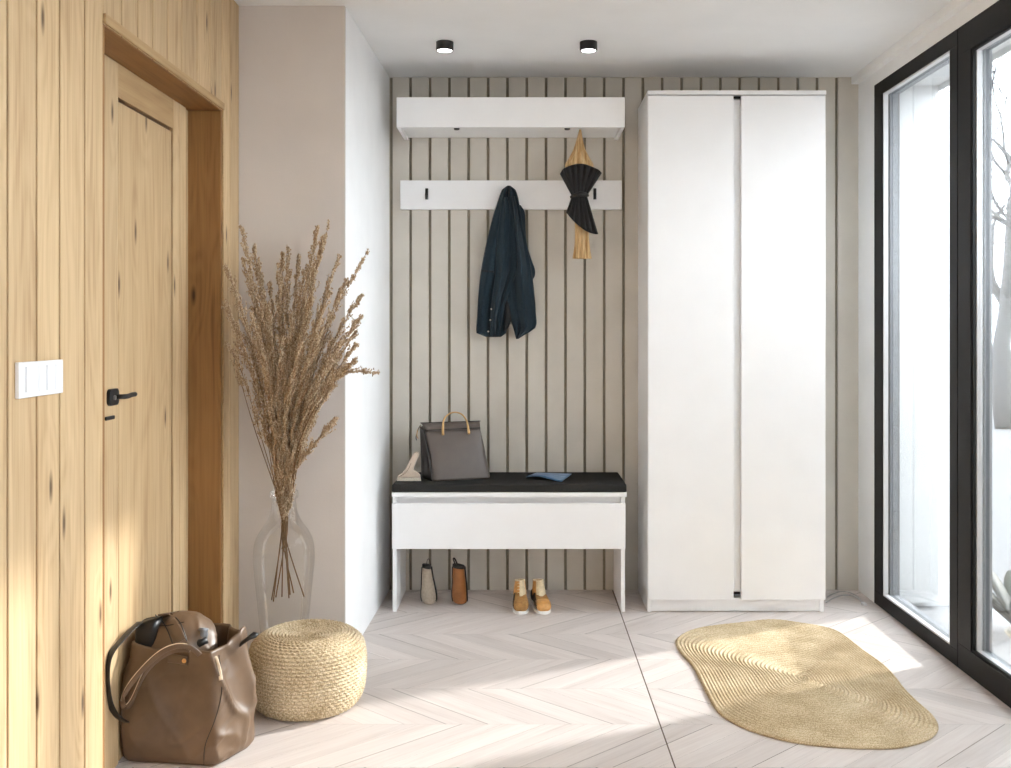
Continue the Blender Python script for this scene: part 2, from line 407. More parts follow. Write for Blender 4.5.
# wooden wall -------------------------------------------------------------
DY0, DY1, DZ = 2.502, 3.503, 2.056
XD = -1.173
def yw(px): return -XL * F / (VX - px)
root = empty('wall_left', (XL - 0.02, 2.5, 0)); struct(root)
mb = MB(); gp = 0.0040
ys = [YF + 0.115 * k for k in range(28)]
ys = [y for y in ys if y < 1.95] + [yw(8), yw(37), yw(60), yw(85), DY0]
for a, b in zip(ys[:-1], ys[1:]):
    mb.box(XL - 0.022, XL, a + gp, b - gp * (0.0 if abs(b - DY0) < 1e-6 else 1), 0, H)
ups = [DY0, yw(122), yw(138), yw(153), yw(168), yw(182), yw(197), yw(210), DY1]
for a, b in zip(ups[:-1], ups[1:]):
    mb.box(XL - 0.022, XL, a + gp * .6, b - gp * .6, DZ + 0.002, H)
for a, b in ((DY1, yw(230)), (yw(230), Yc)):
    mb.box(XL - 0.022, XL, a + gp * .4, b - gp * .4, 0, H)
mb.build('wall_panel', M['oak'], root, bevel=0.0022, seg=2)
mb = MB(); mb.box(XL - 0.40, XL - 0.0222, YF, DY0, 0, H); mb.box(XL - 0.40, XL - 0.0222, DY0, DY1, DZ + 0.012, H); mb.box(XL - 0.40, XL - 0.0222, DY1, Yc + .5, 0, H)
mb.build('wall_core', M['groove'], root)
# lining of the door opening
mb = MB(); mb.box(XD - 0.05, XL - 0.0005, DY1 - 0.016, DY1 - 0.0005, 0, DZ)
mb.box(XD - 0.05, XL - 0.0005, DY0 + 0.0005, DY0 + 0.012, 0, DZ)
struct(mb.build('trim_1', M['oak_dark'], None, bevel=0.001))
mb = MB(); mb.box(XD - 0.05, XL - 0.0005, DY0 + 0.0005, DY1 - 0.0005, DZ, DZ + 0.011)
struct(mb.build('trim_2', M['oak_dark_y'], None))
mb = MB(); mb.box(XL + 0.0003, XL + 0.008, DY0, DY1 + 0.004, DZ + 0.004, DZ + 0.03)
mb.box(XL + 0.0003, XL + 0.005, DY1 - 0.002, DY1 + 0.006, 0, DZ + 0.004)
struct(mb.build('trim_3', M['oak_rail'], None, bevel=0.002))

# the door
def yd(px, x=XD): return -x * F / (VX - px)
root = empty('door_1', (XD - 0.04, 3.0, 0)); struct(root)
pa, pb, pt = yd(119.5), yd(172.5), 1.947
fy0, fy1 = DY0 + 0.012, yd(186.0)
mb = MB(); mb.box(XD - 0.045, XD, fy0, pa - 0.007, 0.006, DZ - 0.002); mb.box(XD - 0.045, XD, pb + 0.008, yd(179.5) - 0.0008, 0.006, DZ - 0.002)
mb.box(XD - 0.045, XD, yd(179.5) + 0.0008, fy1, 0.006, DZ - 0.002)
mb.build('door_stile', M['oak'], root, bevel=0.0018)
mb = MB(); mb.box(XD - 0.045, XD - 0.0006, pa - 0.0066, pb + 0.0076, pt + 0.007, DZ - 0.002)
mb.build('door_rail', M['oak_rail'], root, bevel=0.001)
mb = MB(); mb.box(XD - 0.040, XD - 0.012, pa - 0.006, pb + 0.007, 0.006, pt + 0.006); mb.build('door_backing', M['groove'], root)
mb = MB(); ym = (pa * 0.3 + pb * 0.7)
mb.box(XD - 0.0118, XD - 0.003, pa + 0.003, pb - 0.003, 0.01, pt - 0.004)
mb.build('door_panel', M['oak_door'], root, bevel=0.002)
mb = MB(); mb.box(XD - 0.045, XD - 0.010, fy1 + 0.0015, DY1 - 0.0165, 0.0, DZ - 0.001)
mb.build('door_frame', M['oak'], root, bevel=0.001)
hy, hz = yd(112), Z(397, yd(112))
h = MB(); h.prism([(0, 0)], 0, 0) if False else None
# rosette : D-shaped plate lying on the door
def plate(yc, zc, w_, hh, t, x0, n=10, rr=0.012):
    m = MB(); pts = []
    for cx, cz, a0 in ((w_/2-rr, hh/2-rr, 0), (-w_/2+rr, hh/2-rr, PI/2), (-w_/2+rr, -hh/2+rr, PI), (w_/2-rr, -hh/2+rr, 1.5*PI)):
        for k in range(n + 1):
            a = a0 + PI/2*k/n; pts.append((cx + rr*math.cos(a), cz + rr*math.sin(a)))
    nn = len(pts)
    vs = [(x0, yc + a, zc + b) for a, b in pts] + [(x0 + t, yc + a, zc + b) for a, b in pts]
    m.add(vs, [tuple(range(nn)), tuple(range(2*nn-1, nn-1, -1))] + [(i, i+nn, (i+1) % nn + nn, (i+1) % nn) for i in range(nn)])
    return m
ro = plate(hy - 0.005, hz, 0.066, 0.048, 0.010, XD, rr=0.014).build('handle_rosette', M['black'], root, bevel=0.0015)
lv = MB(); lv.tube(spline([(XD + 0.005, hy + 0.012, hz), (XD + 0.022, hy + 0.013, hz), (XD + 0.030, hy + 0.020, hz), (XD + 0.031, hy + 0.04, hz), (XD + 0.031, hy + 0.065, hz + .002), (XD + 0.031, hy + 0.090, hz + .002)], 24), 0.0072, 12)
lv.build('handle_lever', M['black'], ro, smooth=True)
kk = MB(); kk.tube([(XD + .009, hy - 0.008, hz - .001), (XD + .014, hy - 0.008, hz - .001)], 0.007, 16); kk.build('handle_screw', M['steel'], ro)
plate(yd(109), Z(418, yd(109)), 0.06, 0.011, 0.005, XD, rr=0.004).build('keyhole_plate', M['black'], root, bevel=0.001)

# glazed wall on the right --------------------------------------------------
WY1 = 4.557; WT = 2.41; WB = 0.0
mb = MB(); mb.box(XR, XR + 0.30, WY1, YB, 0, H); mb.box(XR, XR + 0.30, YF, WY1, WT, H)
struct(mb.build('wall_right', M['white_wall']))
struct(MB().box(XR - 0.035, XR, YF, YB, H - 0.036, H).build('trim_4', M['white_wall'], bevel=0.001))
FX0, FX1 = XR, XR + 0.075
def frame_rect(mb, x0, x1, y0, y1, z0, z1, l, r, b, t):
    mb.box(x0, x1, y0, y1, z0, z0 + b); mb.box(x0, x1, y0, y1, z1 - t, z1)
    mb.box(x0, x1, y0, y0 + l, z0 + b, z1 - t); mb.box(x0, x1, y1 - r, y1, z0 + b, z1 - t)
def window(name, y0, y1, fr, off):
    root = empty(name, (XR + .04, (y0 + y1) / 2, 0)); struct(root)
    l, r, b, t = fr
    mb = MB(); frame_rect(mb, FX0, FX1, y0, y1, 0.0, WT, l, r, b, t); mb.build('window_frame', M['alu'], root, bevel=0.002)
    # stepped profiles around the pane: dark lip, light bead, grey outer profile
    e = off
    if e: mb = MB(); frame_rect(mb, FX0 + 0.006, FX0 + e, y0 + l, y1 - r, b, WT - t, 0.006, 0.006, 0.008, 0.008); mb.build('glazing_lip', M['gasket'], root)
    mb = MB(); frame_rect(mb, FX0 + e + 0.003, FX0 + e + 0.024, y0 + l, y1 - r, b, WT - t, 0.008, 0.008, 0.007, 0.007); mb.build('glazing_bead', M['spacer'], root)
    mb = MB(); frame_rect(mb, FX0 + e + 0.0245, FX0 + e + 0.028, y0 + l, y1 - r, b, WT - t, 0.006, 0.006, 0.005, 0.005); mb.build('glazing_seal', M['gasket'], root)
    mb = MB(); frame_rect(mb, FX0 + e + 0.0285, FX1 - 0.001, y0 + l, y1 - r, b, WT - t, 0.010, 0.010, 0.004, 0.004); mb.build('outer_profile', M['grey_profile'], root)
    mb = MB()
    mb.box(FX0 + 0.034, FX0 + 0.0355, y0 + l + .004, y1 - r - .004, b + .004, WT - t - .004)
    mb.build('pane', M['glass'], root)
    return root
ym1 = -0  # junction between the fixed light and the sliding door
YJ = XR * F / (957.3 - VX)
w1 = window('window_1', YJ, WY1, (YJ and (XR * F / (949.5 - VX) - YJ), 0.105, 0.062, 0.062), 0)
mbx = None
YJ2 = 2.10
w2 = window('window_2', YJ2, YJ - 0.004, (0.125, 0.105, 0.095, 0.108), 0.016)
w3 = window('window_3', YF, YJ2 - 0.004, (0.105, 0.105, 0.062, 0.062), 0.0)

# ---------------------------------------------------------------- outside
tr = empty('terrace_wall', (2.0, 4.7, -0.06)); 
MB().box(XR + 0.08, 2.03, 4.61, 4.86, -0.06, 2.40).build('wall', M['render_white'], tr)
MB().box(XR + 0.077, XR + 0.125, 4.575, 4.609, -0.06, 2.40).build('shutter_rail', M['grey_profile'], tr)
tag(tr, 'white rendered outside wall seen through the left window pane', 'wall', kind='structure')
struct(MB().box(XR + 0.301, 1.96, YF, 4.86, 2.385, 2.50).build('ceiling_terrace', M['render_white']))
struct(MB().box(XR + 0.08, 60, -30, 60, -0.3, -0.06).build('ground_outside', M['gravel']))
struct(MB().box(XR + 0.076, 2.25, YF, 4.62, -0.10, -0.03).build('ground_paving', M['paver'], bevel=0.002))
struct(MB().box(2.40, 2.55, YF, 4.06, -0.06, 1.60).build('wall_sun_blocker', M['render_white']))  # unseen wall added outside to keep low sun out of the sliding door

def tree(base, height, seed, lean):
    rnd = random.Random(seed); mt = MB(); mbr = MB()
    def br(p, d, L, r, lev):
        n = 6 if lev < 3 else 4
        pts = [p]; rs = [r]; q = p.copy(); dd = d.copy()
        for i in range(n):
            dd = (dd + Vector((rnd.gauss(0, .16), rnd.gauss(0, .16), rnd.gauss(0.03, .12)))).normalized()
            q = q + dd * L / n; pts.append(q.copy()); rs.append(max(.007, r) * (1 - 0.45 * (i + 1) / n))
        (mt if lev == 0 else mbr).tube(pts, rs, 8 if lev < 2 else (5 if lev < 3 else 3))
        if lev >= 5: return
        k = rnd.randint(3, 4) if lev else 5
        for j in range(k):
            t = rnd.uniform(0.45, 1.0) if j < k - 1 else 1.0
            idx = min(n, int(t * n)); a = rnd.uniform(0, 2 * PI); sp = rnd.uniform(0.35, 0.85)
            o = dd.orthogonal().normalized(); o.rotate(Matrix.Rotation(a, 3, dd))
            nd = (dd * math.cos(sp) + o * math.sin(sp) + Vector((0, 0, 0.12))).normalized()
            br(pts[idx], nd, L * rnd.uniform(0.58, 0.78), rs[idx] * rnd.uniform(0.5, 0.66), lev + 1)
    br(base.copy(), Vector(lean).normalized(), height * 0.30, height * 0.012, 0)
    return mt, mbr
tb = Vector((X(1006, 13), 13, -0.06))
tt = empty('bare_tree', tb); tag(tt, 'bare winter tree with fine branches beyond the right window pane', 'tree')
m1, m2 = tree(tb, 12.0, 8, (0.0, 0, 1)); m1.build('trunk', M['bark'], tt, smooth=True); m2.build('branches', M['bark'], tt, smooth=True)

# agave-like plant beside the terrace
pl = empty('garden_plant', (2.15, 4.22, -0.03)); tag(pl, 'grey-green plant with long pointed leaves outside the right window pane', 'plant')
rnd = random.Random(3)
for k in range(16):
    a = k * 2.4; L = rnd.uniform(.34, .5); up = rnd.uniform(.5, 1.1); ww = rnd.uniform(.05, .075)
    d = Vector((math.cos(a), math.sin(a), 0)); rows = []
    d = d * 0.36
    for i in range(10):
        t = i / 9; c = Vector((2.15, 4.22, -0.02)) + d * L * 1.3 * math.sin(t * 1.35) + Vector((0, 0, L * up * (t - 0.42 * t * t)))
        wd = d.normalized().cross(Vector((0, 0, 1))); wi = ww * math.sin(PI * min(1, t * 0.9 + 0.12)) ** .8 * (1 if t < .98 else 0.05)
        th = 0.004 * (1 - t) + .001
        rows.append([c - wd * wi / 2, c - Vector((0, 0, wi * .2 + th)), c + wd * wi / 2, c - Vector((0, 0, wi * .2))])
    q = MB().loft(rows).build('leaf', M['leaf'] if k % 3 else M['leafdark'], pl, smooth=True)

# ---------------------------------------------------------------- ceiling spots
def spot(px, label):
    x = X(px, 4.19); root = empty('ceiling_spotlight', (x, 4.19, H)); tag(root, label, 'ceiling light', 'black ceiling spotlights')
    r = 0.0375; h_ = 0.037
    MB().lathe([(0, H), (r, H), (r, H - h_ + .002), (r - .002, H - h_), (r - .005, H - h_), (r - .006, H - h_ + .006), (0, H - h_ + .006)], (x, 4.19, 0), 40).build('lamp_housing', M['black'], root, smooth=False)
    MB().lathe([(0, H - h_ + .001), (r - .0065, H - h_ + .001), (r - .0065, H - h_ + .0055), (0, H - h_ + .0055)], (x, 4.19, 0), 40).build('lamp_diffuser', M['lamp'], root)
spot(444.8, 'left black cylindrical ceiling spotlight, above the left half of the shelf')
spot(588.5, 'right black cylindrical ceiling spotlight, nearer the tall white wardrobe')

# ---------------------------------------------------------------- wardrobe
Yf = 4.392
root = empty('wardrobe', (0.975, 4.58, 0)); tag(root, 'tall white two-door wardrobe against the panelled wall', 'wardrobe')
x0, x1 = X(648, Yf), X(826, Yf); top = Z(90.3, Yf); yb = YB - 0.002
dz0, dz1 = Z(600, Yf), Z(95.5, Yf)
MB().box(x0, x0 + 0.018, Yf + 0.020, yb, 0, top - 0.019).build('side_panel', M['lacquer'], root, bevel=0.0008)
MB().box(x1 - 0.022, x1 - 0.004, Yf + 0.020, yb, 0, top - 0.019).build('side_panel', M['lacquer'], root, bevel=0.0008)
MB().box(x0 - 0.001, x1 + 0.002, Yf + 0.002, yb, top - 0.0185, top).build('top_panel', M['lacquer'], root, bevel=0.001)
MB().box(x0 + 0.0185, x1 - 0.0225, Yf + 0.0215, Yf + 0.038, 0.003, dz0 + 0.004).build('plinth', M['lacquer'], root, bevel=0.001)
MB().box(x0 + 0.0185, x1 - 0.0225, yb - 0.01, yb, 0.1, top - .0195).build('back_panel', M['lacquer'], root)
MB().box(x0 + 0.0185, x1 - 0.0225, Yf + .06, yb - .0105, 0.08, 0.098).build('bottom_panel', M['lacquer'], root)
xm0, xm1 = X(733.6, Yf), X(741.2, Yf)
MB().box(xm0 - 0.02, xm1 + 0.02, Yf + 0.028, Yf + 0.046, dz0 + 0.03, dz1 - 0.012).build('centre_stile', M['lacquer'], root, bevel=0.0008)
for a, b in ((x0, xm0), (xm1, x1 - 0.002)):
    MB().box(a + 0.0008, b, Yf, Yf + 0.019, dz0, dz1).build('door', M['lacquer'], root, bevel=0.0012)
MB().box(xm0, xm1, Yf + 0.021, Yf + 0.0275, dz0 + 0.012, dz0 + 0.018).build('gap_strip', M['grey_profile'], root)  # grey strip across the bottom of the gap between the doors
MB().box(xm0, xm1, Yf + 0.012, Yf + 0.0275, dz1 - 0.009, dz1 - 0.001).build('gap_strip', M['gasket'], root)  # black strip standing in for the dark slot atop the door gap

# ---------------------------------------------------------------- bench
root = empty('storage_bench', (-0.05, 4.58, 0)); tag(root, 'white storage bench with one wide drawer and panel legs', 'bench')
x0, x1 = X(391.8, Yf), X(626.8, Yf)
zt, zs = 0.541, 0.521
MB().box(x0 + .001, x0 + 0.019, Yf + 0.0195, yb, 0, zs).build('side_panel', M['lacquer'], root, bevel=0.0008)
MB().box(x1 - 0.024, x1 - 0.006, Yf + 0.0195, yb, 0, zs).build('side_panel', M['lacquer'], root, bevel=0.0008)
MB().box(x0, x1, Yf, yb, zs + .0003, zt).build('top_panel', M['lacquer'], root, bevel=0.001)
dr = empty('drawer', Vector((0, 0, 0)))
dr.parent = root; ORG[dr.name] = Vector((-0.05, 4.58, 0)); 
f_ = MB(); f_.box(x0 + .001, x1 - 0.006, Yf, Yf + 0.019, 0.2875, 0.492); f_.build('drawer_front', M['lacquer'], dr, bevel=0.0012)
MB().box(x0 + .022, x1 - 0.027, Yf + 0.0195, yb - 0.03, 0.30, 0.475).build('drawer_box', M['lacquer'], dr)
MB().box(x0 + .0195, x1 - 0.0245, Yf + 0.045, Yf + 0.06, 0.477, zs - .0005).build('grip_recess', M['lacquer'], root)

def cushion():
    mb = MB(); z0, z1 = zt + .001, 0.578; rr = 0.006
    a0, a1, b0, b1 = x0 + .001, x1 - .001, Yf - .002, yb - .001
    mb.box(a0, a1, b0, b1, z0, z1); o = mb.build('seat_cushion', M['cushion'], None, bevel=0.006, seg=3)
    tag(o, 'long flat charcoal cushion covering the top of the white bench', 'cushion')
cushion()

# ---------------------------------------------------------------- wall shelf + rail
root = empty('wall_shelf', (-0.04, 4.6, 2.2)); tag(root, 'white box-fronted hat shelf high on the panelled wall', 'shelf')
Ys = 4.46; a0, a1 = X(396.5, Ys), X(624.8, Ys); z0, z1 = Z(127.3, Ys), Z(97.2, Ys)
MB().box(a0, a1, Ys, Ys + 0.018, z0, z1).build('front_panel', M['lacquer'], root, bevel=0.001)
MB().box(a0, a0 + .018, Ys + .0185, yb, z0, z1).build('side_panel', M['lacquer'], root, bevel=0.0008)
MB().box(a1 - .018, a1, Ys + .0185, yb, z0, z1).build('side_panel', M['lacquer'], root, bevel=0.0008)
MB().box(a0 + .0185, a1 - .0185, Ys + .0185, yb, z0 + 0.012, z0 + 0.028).build('bottom_panel', M['lacquer'], root)
MB().box(a0 + .0185, a1 - .0185, Ys + .0185, yb, z1 - 0.018, z1).build('top_panel', M['lacquer'], root)
for px in (456.3, 567.6):
    c = X(px, Ys); MB().lathe([(0, z0 + .0118), (.013, z0 + .0118), (.013, z0 - .003), (.011, z0 - .005), (0, z0 - .005)], (c, Ys + .032, 0), 20).build('pull_knob', M['black'], root)

root = empty('coat_rail', (-0.03, 4.75, 1.9)); tag(root, 'flat white wall rail with small black coat hooks', 'coat rack')
Yr = 4.742; a0, a1 = X(400.2, Yr), X(621.8, Yr); z0, z1 = Z(209.3, Yr), Z(180.4, Yr)
MB().box(a0, a1, Yr, yb, z0, z1).build('rail_board', M['lacquer'], root, bevel=0.001)
def hook(px):
    x = X(px, Yr); zt_, zb_ = Z(188.5, Yr), Z(199.5, Yr)
    m = MB(); m.box(x - .007, x + .007, Yr - .006, Yr - .0002, zb_, zt_)
    m.tube(spline([(x, Yr - .004, zb_ + .008), (x, Yr - .02, zb_ + .004), (x, Yr - .03, zb_ + .012), (x, Yr - .032, zb_ + .026)], 12), .0055, 8)
    m.build('hook', M['black'], root, bevel=0.0008)
for px in (426.8, 508.5, 578.0, 594.8): hook(px)

# ---------------------------------------------------------------- coat
def drape(rows, n=40, m=48, Y0=4.70, back=0.010, folds=None, seed=0, amp=0.006):
    """rows: (py, xl, xr, yfront-offset, bulge). closed lens section, front folded"""
    rings = []; k0, k1 = rows[0][0], rows[-1][0]
    for i in range(n):
        py = lerp(k0, k1, i / (n - 1)); xl, xr, yo, bu = interp(rows, py)
        ring = []; half = m // 2
        for j in range(half + 1):
            u = j / half; px = lerp(xl, xr, u)
            s_ = math.sin(PI * u) ** 0.6 if 0 < u < 1 else 0
            f = 0
            if folds:
                for (fu, fw, fa, dr_) in folds:
                    uu = fu + dr_ * (py - k0) / (k1 - k0)
                    f += fa * math.exp(-((u - uu) / fw) ** 2)
            f += amp * noise.noise(Vector((u * 4 + seed, (py - k0) * 0.018, seed)))
            Yp = Y0 - yo - bu * s_ - f * s_
            ring.append(P(px, py, Yp))
        for j in range(half - 1, 0, -1):
            u = j / half; px = lerp(xl, xr, u); s_ = math.sin(PI * u) ** 0.6
            ring.append(P(px, py, Y0 - yo + back * s_ * 0.6))
        rings.append(ring)
    return MB().loft(rings)
coat = empty('jacket', P(508, 190, 4.70)); tag(coat, 'dark navy wool jacket hanging from the white coat rail', 'jacket')
body = [(185.6, 507.3, 510.2, .012, .003), (186.6, 504.8, 512.4, .012, .008), (189, 502.3, 515, .012, .012), (195, 499.8, 517.5, .008, .016), (205, 496.5, 519.5, .003, .02), (214, 493.6, 521, 0, .022), (240, 487, 523, 0, .024),
        (271, 481, 518, 0, .024), (285, 479.3, 512, 0, .022), (299, 478, 508, 0, .022), (318, 477, 507.3, 0, .02), (332, 476.3, 506.5, 0, .018), (335.5, 478.5, 504.5, 0, .014), (337, 486, 501, 0, .008)]
drape(body, folds=[(.22, .09, .018, -.05), (.42, .06, -.018, .02), (.62, .06, .014, .1), (.8, .05, -.012, .1)], seed=1, amp=.012).build('jacket_body', M['navy'], coat, smooth=True)
back = [(205, 512, 520.5, 0, .012), (212, 512, 524.7, 0, .015), (230, 512, 525.5, 0, .016), (247, 512, 527.6, 0, .016), (262, 512, 532.3, 0, .016), (270, 512, 535, 0, .015), (276, 514, 534.8, 0, .012), (280, 518, 532.5, 0, .006)]
b_ = drape(back, Y0=4.722, seed=4, folds=[(.8, .08, .006, 0)]); b_.build('back_tail', M['navy'], coat, smooth=True)
slv = [(196, 509, 516.5, .028, .008), (206, 509, 519.5, .028, .014), (220, 510, 522, .026, .018), (247, 510.5, 527.5, .022, .022), (270, 508.5, 531.5, .018, .024), (285, 507, 533.5, .014, .024), (300, 506.8, 535, .012, .022),
       (315, 509, 536, .01, .022), (323, 511.5, 536.6, .01, .02), (329, 513.5, 534.5, .01, .016), (334, 514.8, 526, .01, .012), (339, 516, 518.3, .01, .004)]
drape(slv, folds=[(.25, .08, -.020, .08), (.5, .09, .018, .1), (.78, .06, -.014, .1)], seed=7, amp=.012).build('sleeve', M['navy'], coat, smooth=True)
fr = [(197, 503, 510, .030, .004), (210, 500.5, 515.5, .030, .010), (235, 497.5, 518, .028, .012), (260, 495.6, 518, .026, .014), (272, 495, 516.5, .026, .014), (285, 494, 512, .024, .014), (300, 492, 506.5, .022, .012), (320, 490.4, 502, .02, .012), (333, 490, 500.2, .018, .01), (336.6, 491, 499, .018, .006)]
drape(fr, folds=[(.35, .12, .018, -.05), (.7, .08, -.018, -.1)], seed=11, amp=.010).build('front_panel', M['navy'], coat, smooth=True)
MB().ribbon([P(481.6, 270.6, 4.676), P(487, 271.2, 4.669), P(493.6, 271.6, 4.664)], 0.008, 0.004, (0, 0, 1)).build('pocket_flap', M['lining'], coat)
for px, py in ((491.2, 309), (490.2, 320), (488.2, 331.5)):
    c = P(px, py, 4.662); m = MB(); m.tube([c, c + Vector((0, .012, 0))], 0.0038, 14); m.build('button', M['steel'], coat)
MB().tube(spline([P(506.5, 301, 4.684), P(508, 318, 4.682), P(504.8, 331, 4.684)], 10), [.004, .009, .012, .014, .016, .016, .014, .012, .008, .004], 8).build('lining', M['lining'], coat, smooth=True)

# ---------------------------------------------------------------- umbrella
um = empty('umbrella', P(578, 128, 4.56)); tag(um, 'tan folded umbrella bound by a black pleated bow, hanging below the hat shelf', 'umbrella')
def pleat(rows, pleats, amp, n=36, m=96, Y0=4.69, flat=0.45, skew=None):
    rings = []
    for i in range(n):
        t = i / (n - 1); key = lerp(rows[0][0], rows[-1][0], t); cx, hw, sk = interp(rows, key)
        ring = []
        for j in range(m):
            a = 2 * PI * j / m; wv = 1 + amp * math.cos(a * pleats)
            px = cx + hw * math.cos(a) * (1 + 0.0 * wv); rad = hw / F * Y0
            py = key + sk * math.cos(a)
            yy = Y0 - rad * flat * math.sin(a) * wv - 0.010 * (1 if math.sin(a) > 0 else 0) * (amp * math.cos(a * pleats))
            p = P(px * 1.0, py, Y0); p.y = yy; ring.append(p)
        rings.append(ring)
    return MB().loft(rings)
# (py, centre px, half width px, skew px)
pleat([(129.5, 580.2, 1.0, 0), (134, 580, 1.9, 0), (142, 579.5, 3.7, 0), (150, 579.3, 6.3, 0), (158, 579.2, 10.4, 0), (165, 579.3, 14.2, 0), (172, 579, 13, 0), (185, 579.5, 8, 0), (196, 580, 5, 0)], 9, .22, Y0=4.56).build('canopy', M['umb_tan'], um, smooth=True)
pleat([(196, 580, 5, 0), (215, 580.5, 6.0, 0), (228, 581.5, 6.6, 0), (240, 582, 7.2, 0), (250, 582, 8.2, 0), (256, 582, 9.3, 0), (258.6, 582.2, 9.6, 0)], 9, .22, Y0=4.56).build('canopy_end', M['umb_tan'], um, smooth=True)
# black bow : upper fan with arched rim, knot, lower slanted skirt
def fan(cx, cy, pts_a, r_in, rim, n=14, Y0=4.54, plt=7, depth=.022):
    """pts: from knot to rim; rim(u)->(px,py)"""
    front = []; backr = []
    for i in range(n):
        t = i / (n - 1); rf = []; rb = []
        for j in range(plt * 8 + 1):
            u = j / (plt * 8); q = rim(u); q0 = r_in(u)
            px = lerp(q0[0], q[0], t); py = lerp(q0[1], q[1], t ** 1.0)
            bul = math.sin(PI * u) ** .5 if 0 < u < 1 else 0
            z_ = abs(math.sin(PI * u * plt)) ** .7
            rf.append(P(px, py, Y0 - depth * bul * (0.5 + .5 * t) - .010 * (0.3 + t) * z_)); 
            rb.append(P(px, py, Y0 + 0.014 * bul))
        front.append(rf); backr.append(rb)
    rings = [f + list(reversed(b)) for f, b in zip(front, backr)]
    return MB().loft(rings)
def rim_up(u):
    return (interp([(0, 559.8), (.15, 564), (.5, 580.6), (.85, 597.5), (1, 602)], u)[0], interp([(0, 174), (.15, 168.3), (.5, 163.6), (.85, 169), (1, 173)], u)[0])
def in_up(u): return (lerp(571.5, 587.3, u), 195.5)
fan(0, 0, None, in_up, rim_up).build('black_bow_fan', M['umb_black'], um, smooth=True)
def rim_dn(u):
    return (interp([(0, 566), (.3, 574), (.6, 585), (.85, 594), (1, 598.4)], u)[0], interp([(0, 212.5), (.3, 221.5), (.6, 230.5), (.85, 234), (1, 234.2)], u)[0])
def in_dn(u): return (lerp(572, 587, u), 196)
fan(0, 0, None, in_dn, rim_dn, plt=6).build('black_bow_tail', M['umb_black'], um, smooth=True)
MB().tube([P(571, 197, 4.55), P(574, 196, 4.525), P(580, 194.3, 4.508), P(585.5, 194.5, 4.522), P(588, 195.5, 4.55)], [.006, .011, .013, .011, .006], 12).build('knot', M['umb_black'], um, smooth=True)

# ---------------------------------------------------------------- light switch
sy0, sy1 = yw(14.5), yw(59); sw = empty('light_switch', (XL, (sy0 + sy1) / 2, 1.18)); tag(sw, 'white double light switch on the wooden plank wall', 'light switch')
sz1, sz0 = 1.28 - 34.5 * sy0 / F, 1.28 - 71 * sy0 / F
MB().box(XL + .0003, XL + .010, sy0, sy1, sz0, sz1).build('switch_plate', M['switch'], sw, bevel=0.002, seg=3)
ws = [(0.125, 0.39), (0.395, 0.565), (0.585, 0.78), (0.785, 0.955)]
for a, b in ws:
    MB().box(XL + .0102, XL + .0135, lerp(sy0, sy1, a), lerp(sy0, sy1, b), sz0 + .012, sz1 - .010).build('rocker', M['switch'], sw, bevel=0.0008)

# ---------------------------------------------------------------- handbag
hb = empty('handbag', G(0, 999) * 0 + Vector((X(455, 4.6), 4.6, .579))); tag(hb, 'taupe leather handbag with gold arched handle on the black bench cushion', 'handbag')
zc = 0.579
YF_, YBk = 4.47, 4.66
def hbp(px, py, Y): return P(px, py, Y)
A = lambda px, Y, z: Vector((X(px, Y), Y, z))
# corners; front bottom runs from (433,481) to (490.3,476)
fbl = A(433.3, 4.468, zc); fbr = A(491.5, 4.56, zc); 
ftl = A(424.8, 4.535, Z(430.5, 4.535)); ftr = A(480, 4.60, Z(428, 4.60))
bbl = A(422.5, 4.60, zc); bbr = A(480, 4.70, zc)
btl = A(421, 4.57, Z(425.5, 4.57)); btr = A(479.8, 4.64, Z(423.5, 4.64))
def quadsurf(a, b, c, d, n=14, m=14, bulge=0, nrm=Vector((0, -1, 0)), fn=None):
    rows = []
    for i in range(n):
        v = i / (n - 1); r = []
        for j in range(m):
            u = j / (m - 1); p = a.lerp(b, u).lerp(d.lerp(c, u), v)
            p = p + nrm * bulge * math.sin(PI * u) ** .6 * math.sin(PI * min(1, v * 1.0 + .001)) if bulge else p
            if fn: p = p + nrm * fn(u, v)
            r.append(p)
        rows.append(r)
    return rows
nf = Vector((.25, -1, 0)).normalized()
lo = [fbl, fbr, bbr, bbl]; hi = [ftl, ftr, btr, btl]
def sec(v):
    pts = []
    ctr = [lo[i].lerp(hi[i], v) for i in range(4)]
    c = sum(ctr, Vector()) / 4
    bul = 0.018 * math.sin(PI * min(1, v * .9 + .12)) 
    out = []
    for i in range(4):
        a, b = ctr[i], ctr[(i + 1) % 4]; e = (b - a); nn = Vector((e.y, -e.x, 0)).normalized()
        k = 14 if i % 2 == 0 else 8
        for j in range(k):
            u = (j) / k
            bb = (bul * .7 if i % 2 == 0 else -0.022 * math.sin(PI * v) if i == 3 else bul * .3)
            out.append(a.lerp(b, u) + nn * bb * math.sin(PI * u))
    # round the corners a bit
    m = len(out); sm = [(out[(k-1) % m] + out[k] * 2 + out[(k+1) % m]) / 4 for k in range(m)]
    return sm
vv = [0, .02, .05, .1, .2, .3, .4, .5, .6, .7, .8, .88, .95, 1.0]
rings = [sec(v) for v in vv]
c0 = sum(rings[0], Vector()) / len(rings[0]); rings[0] = [c0 + (p - c0) * .93 for p in rings[0]]
MB().loft(rings).build('bag_body', M['taupe'], hb, smooth=True)
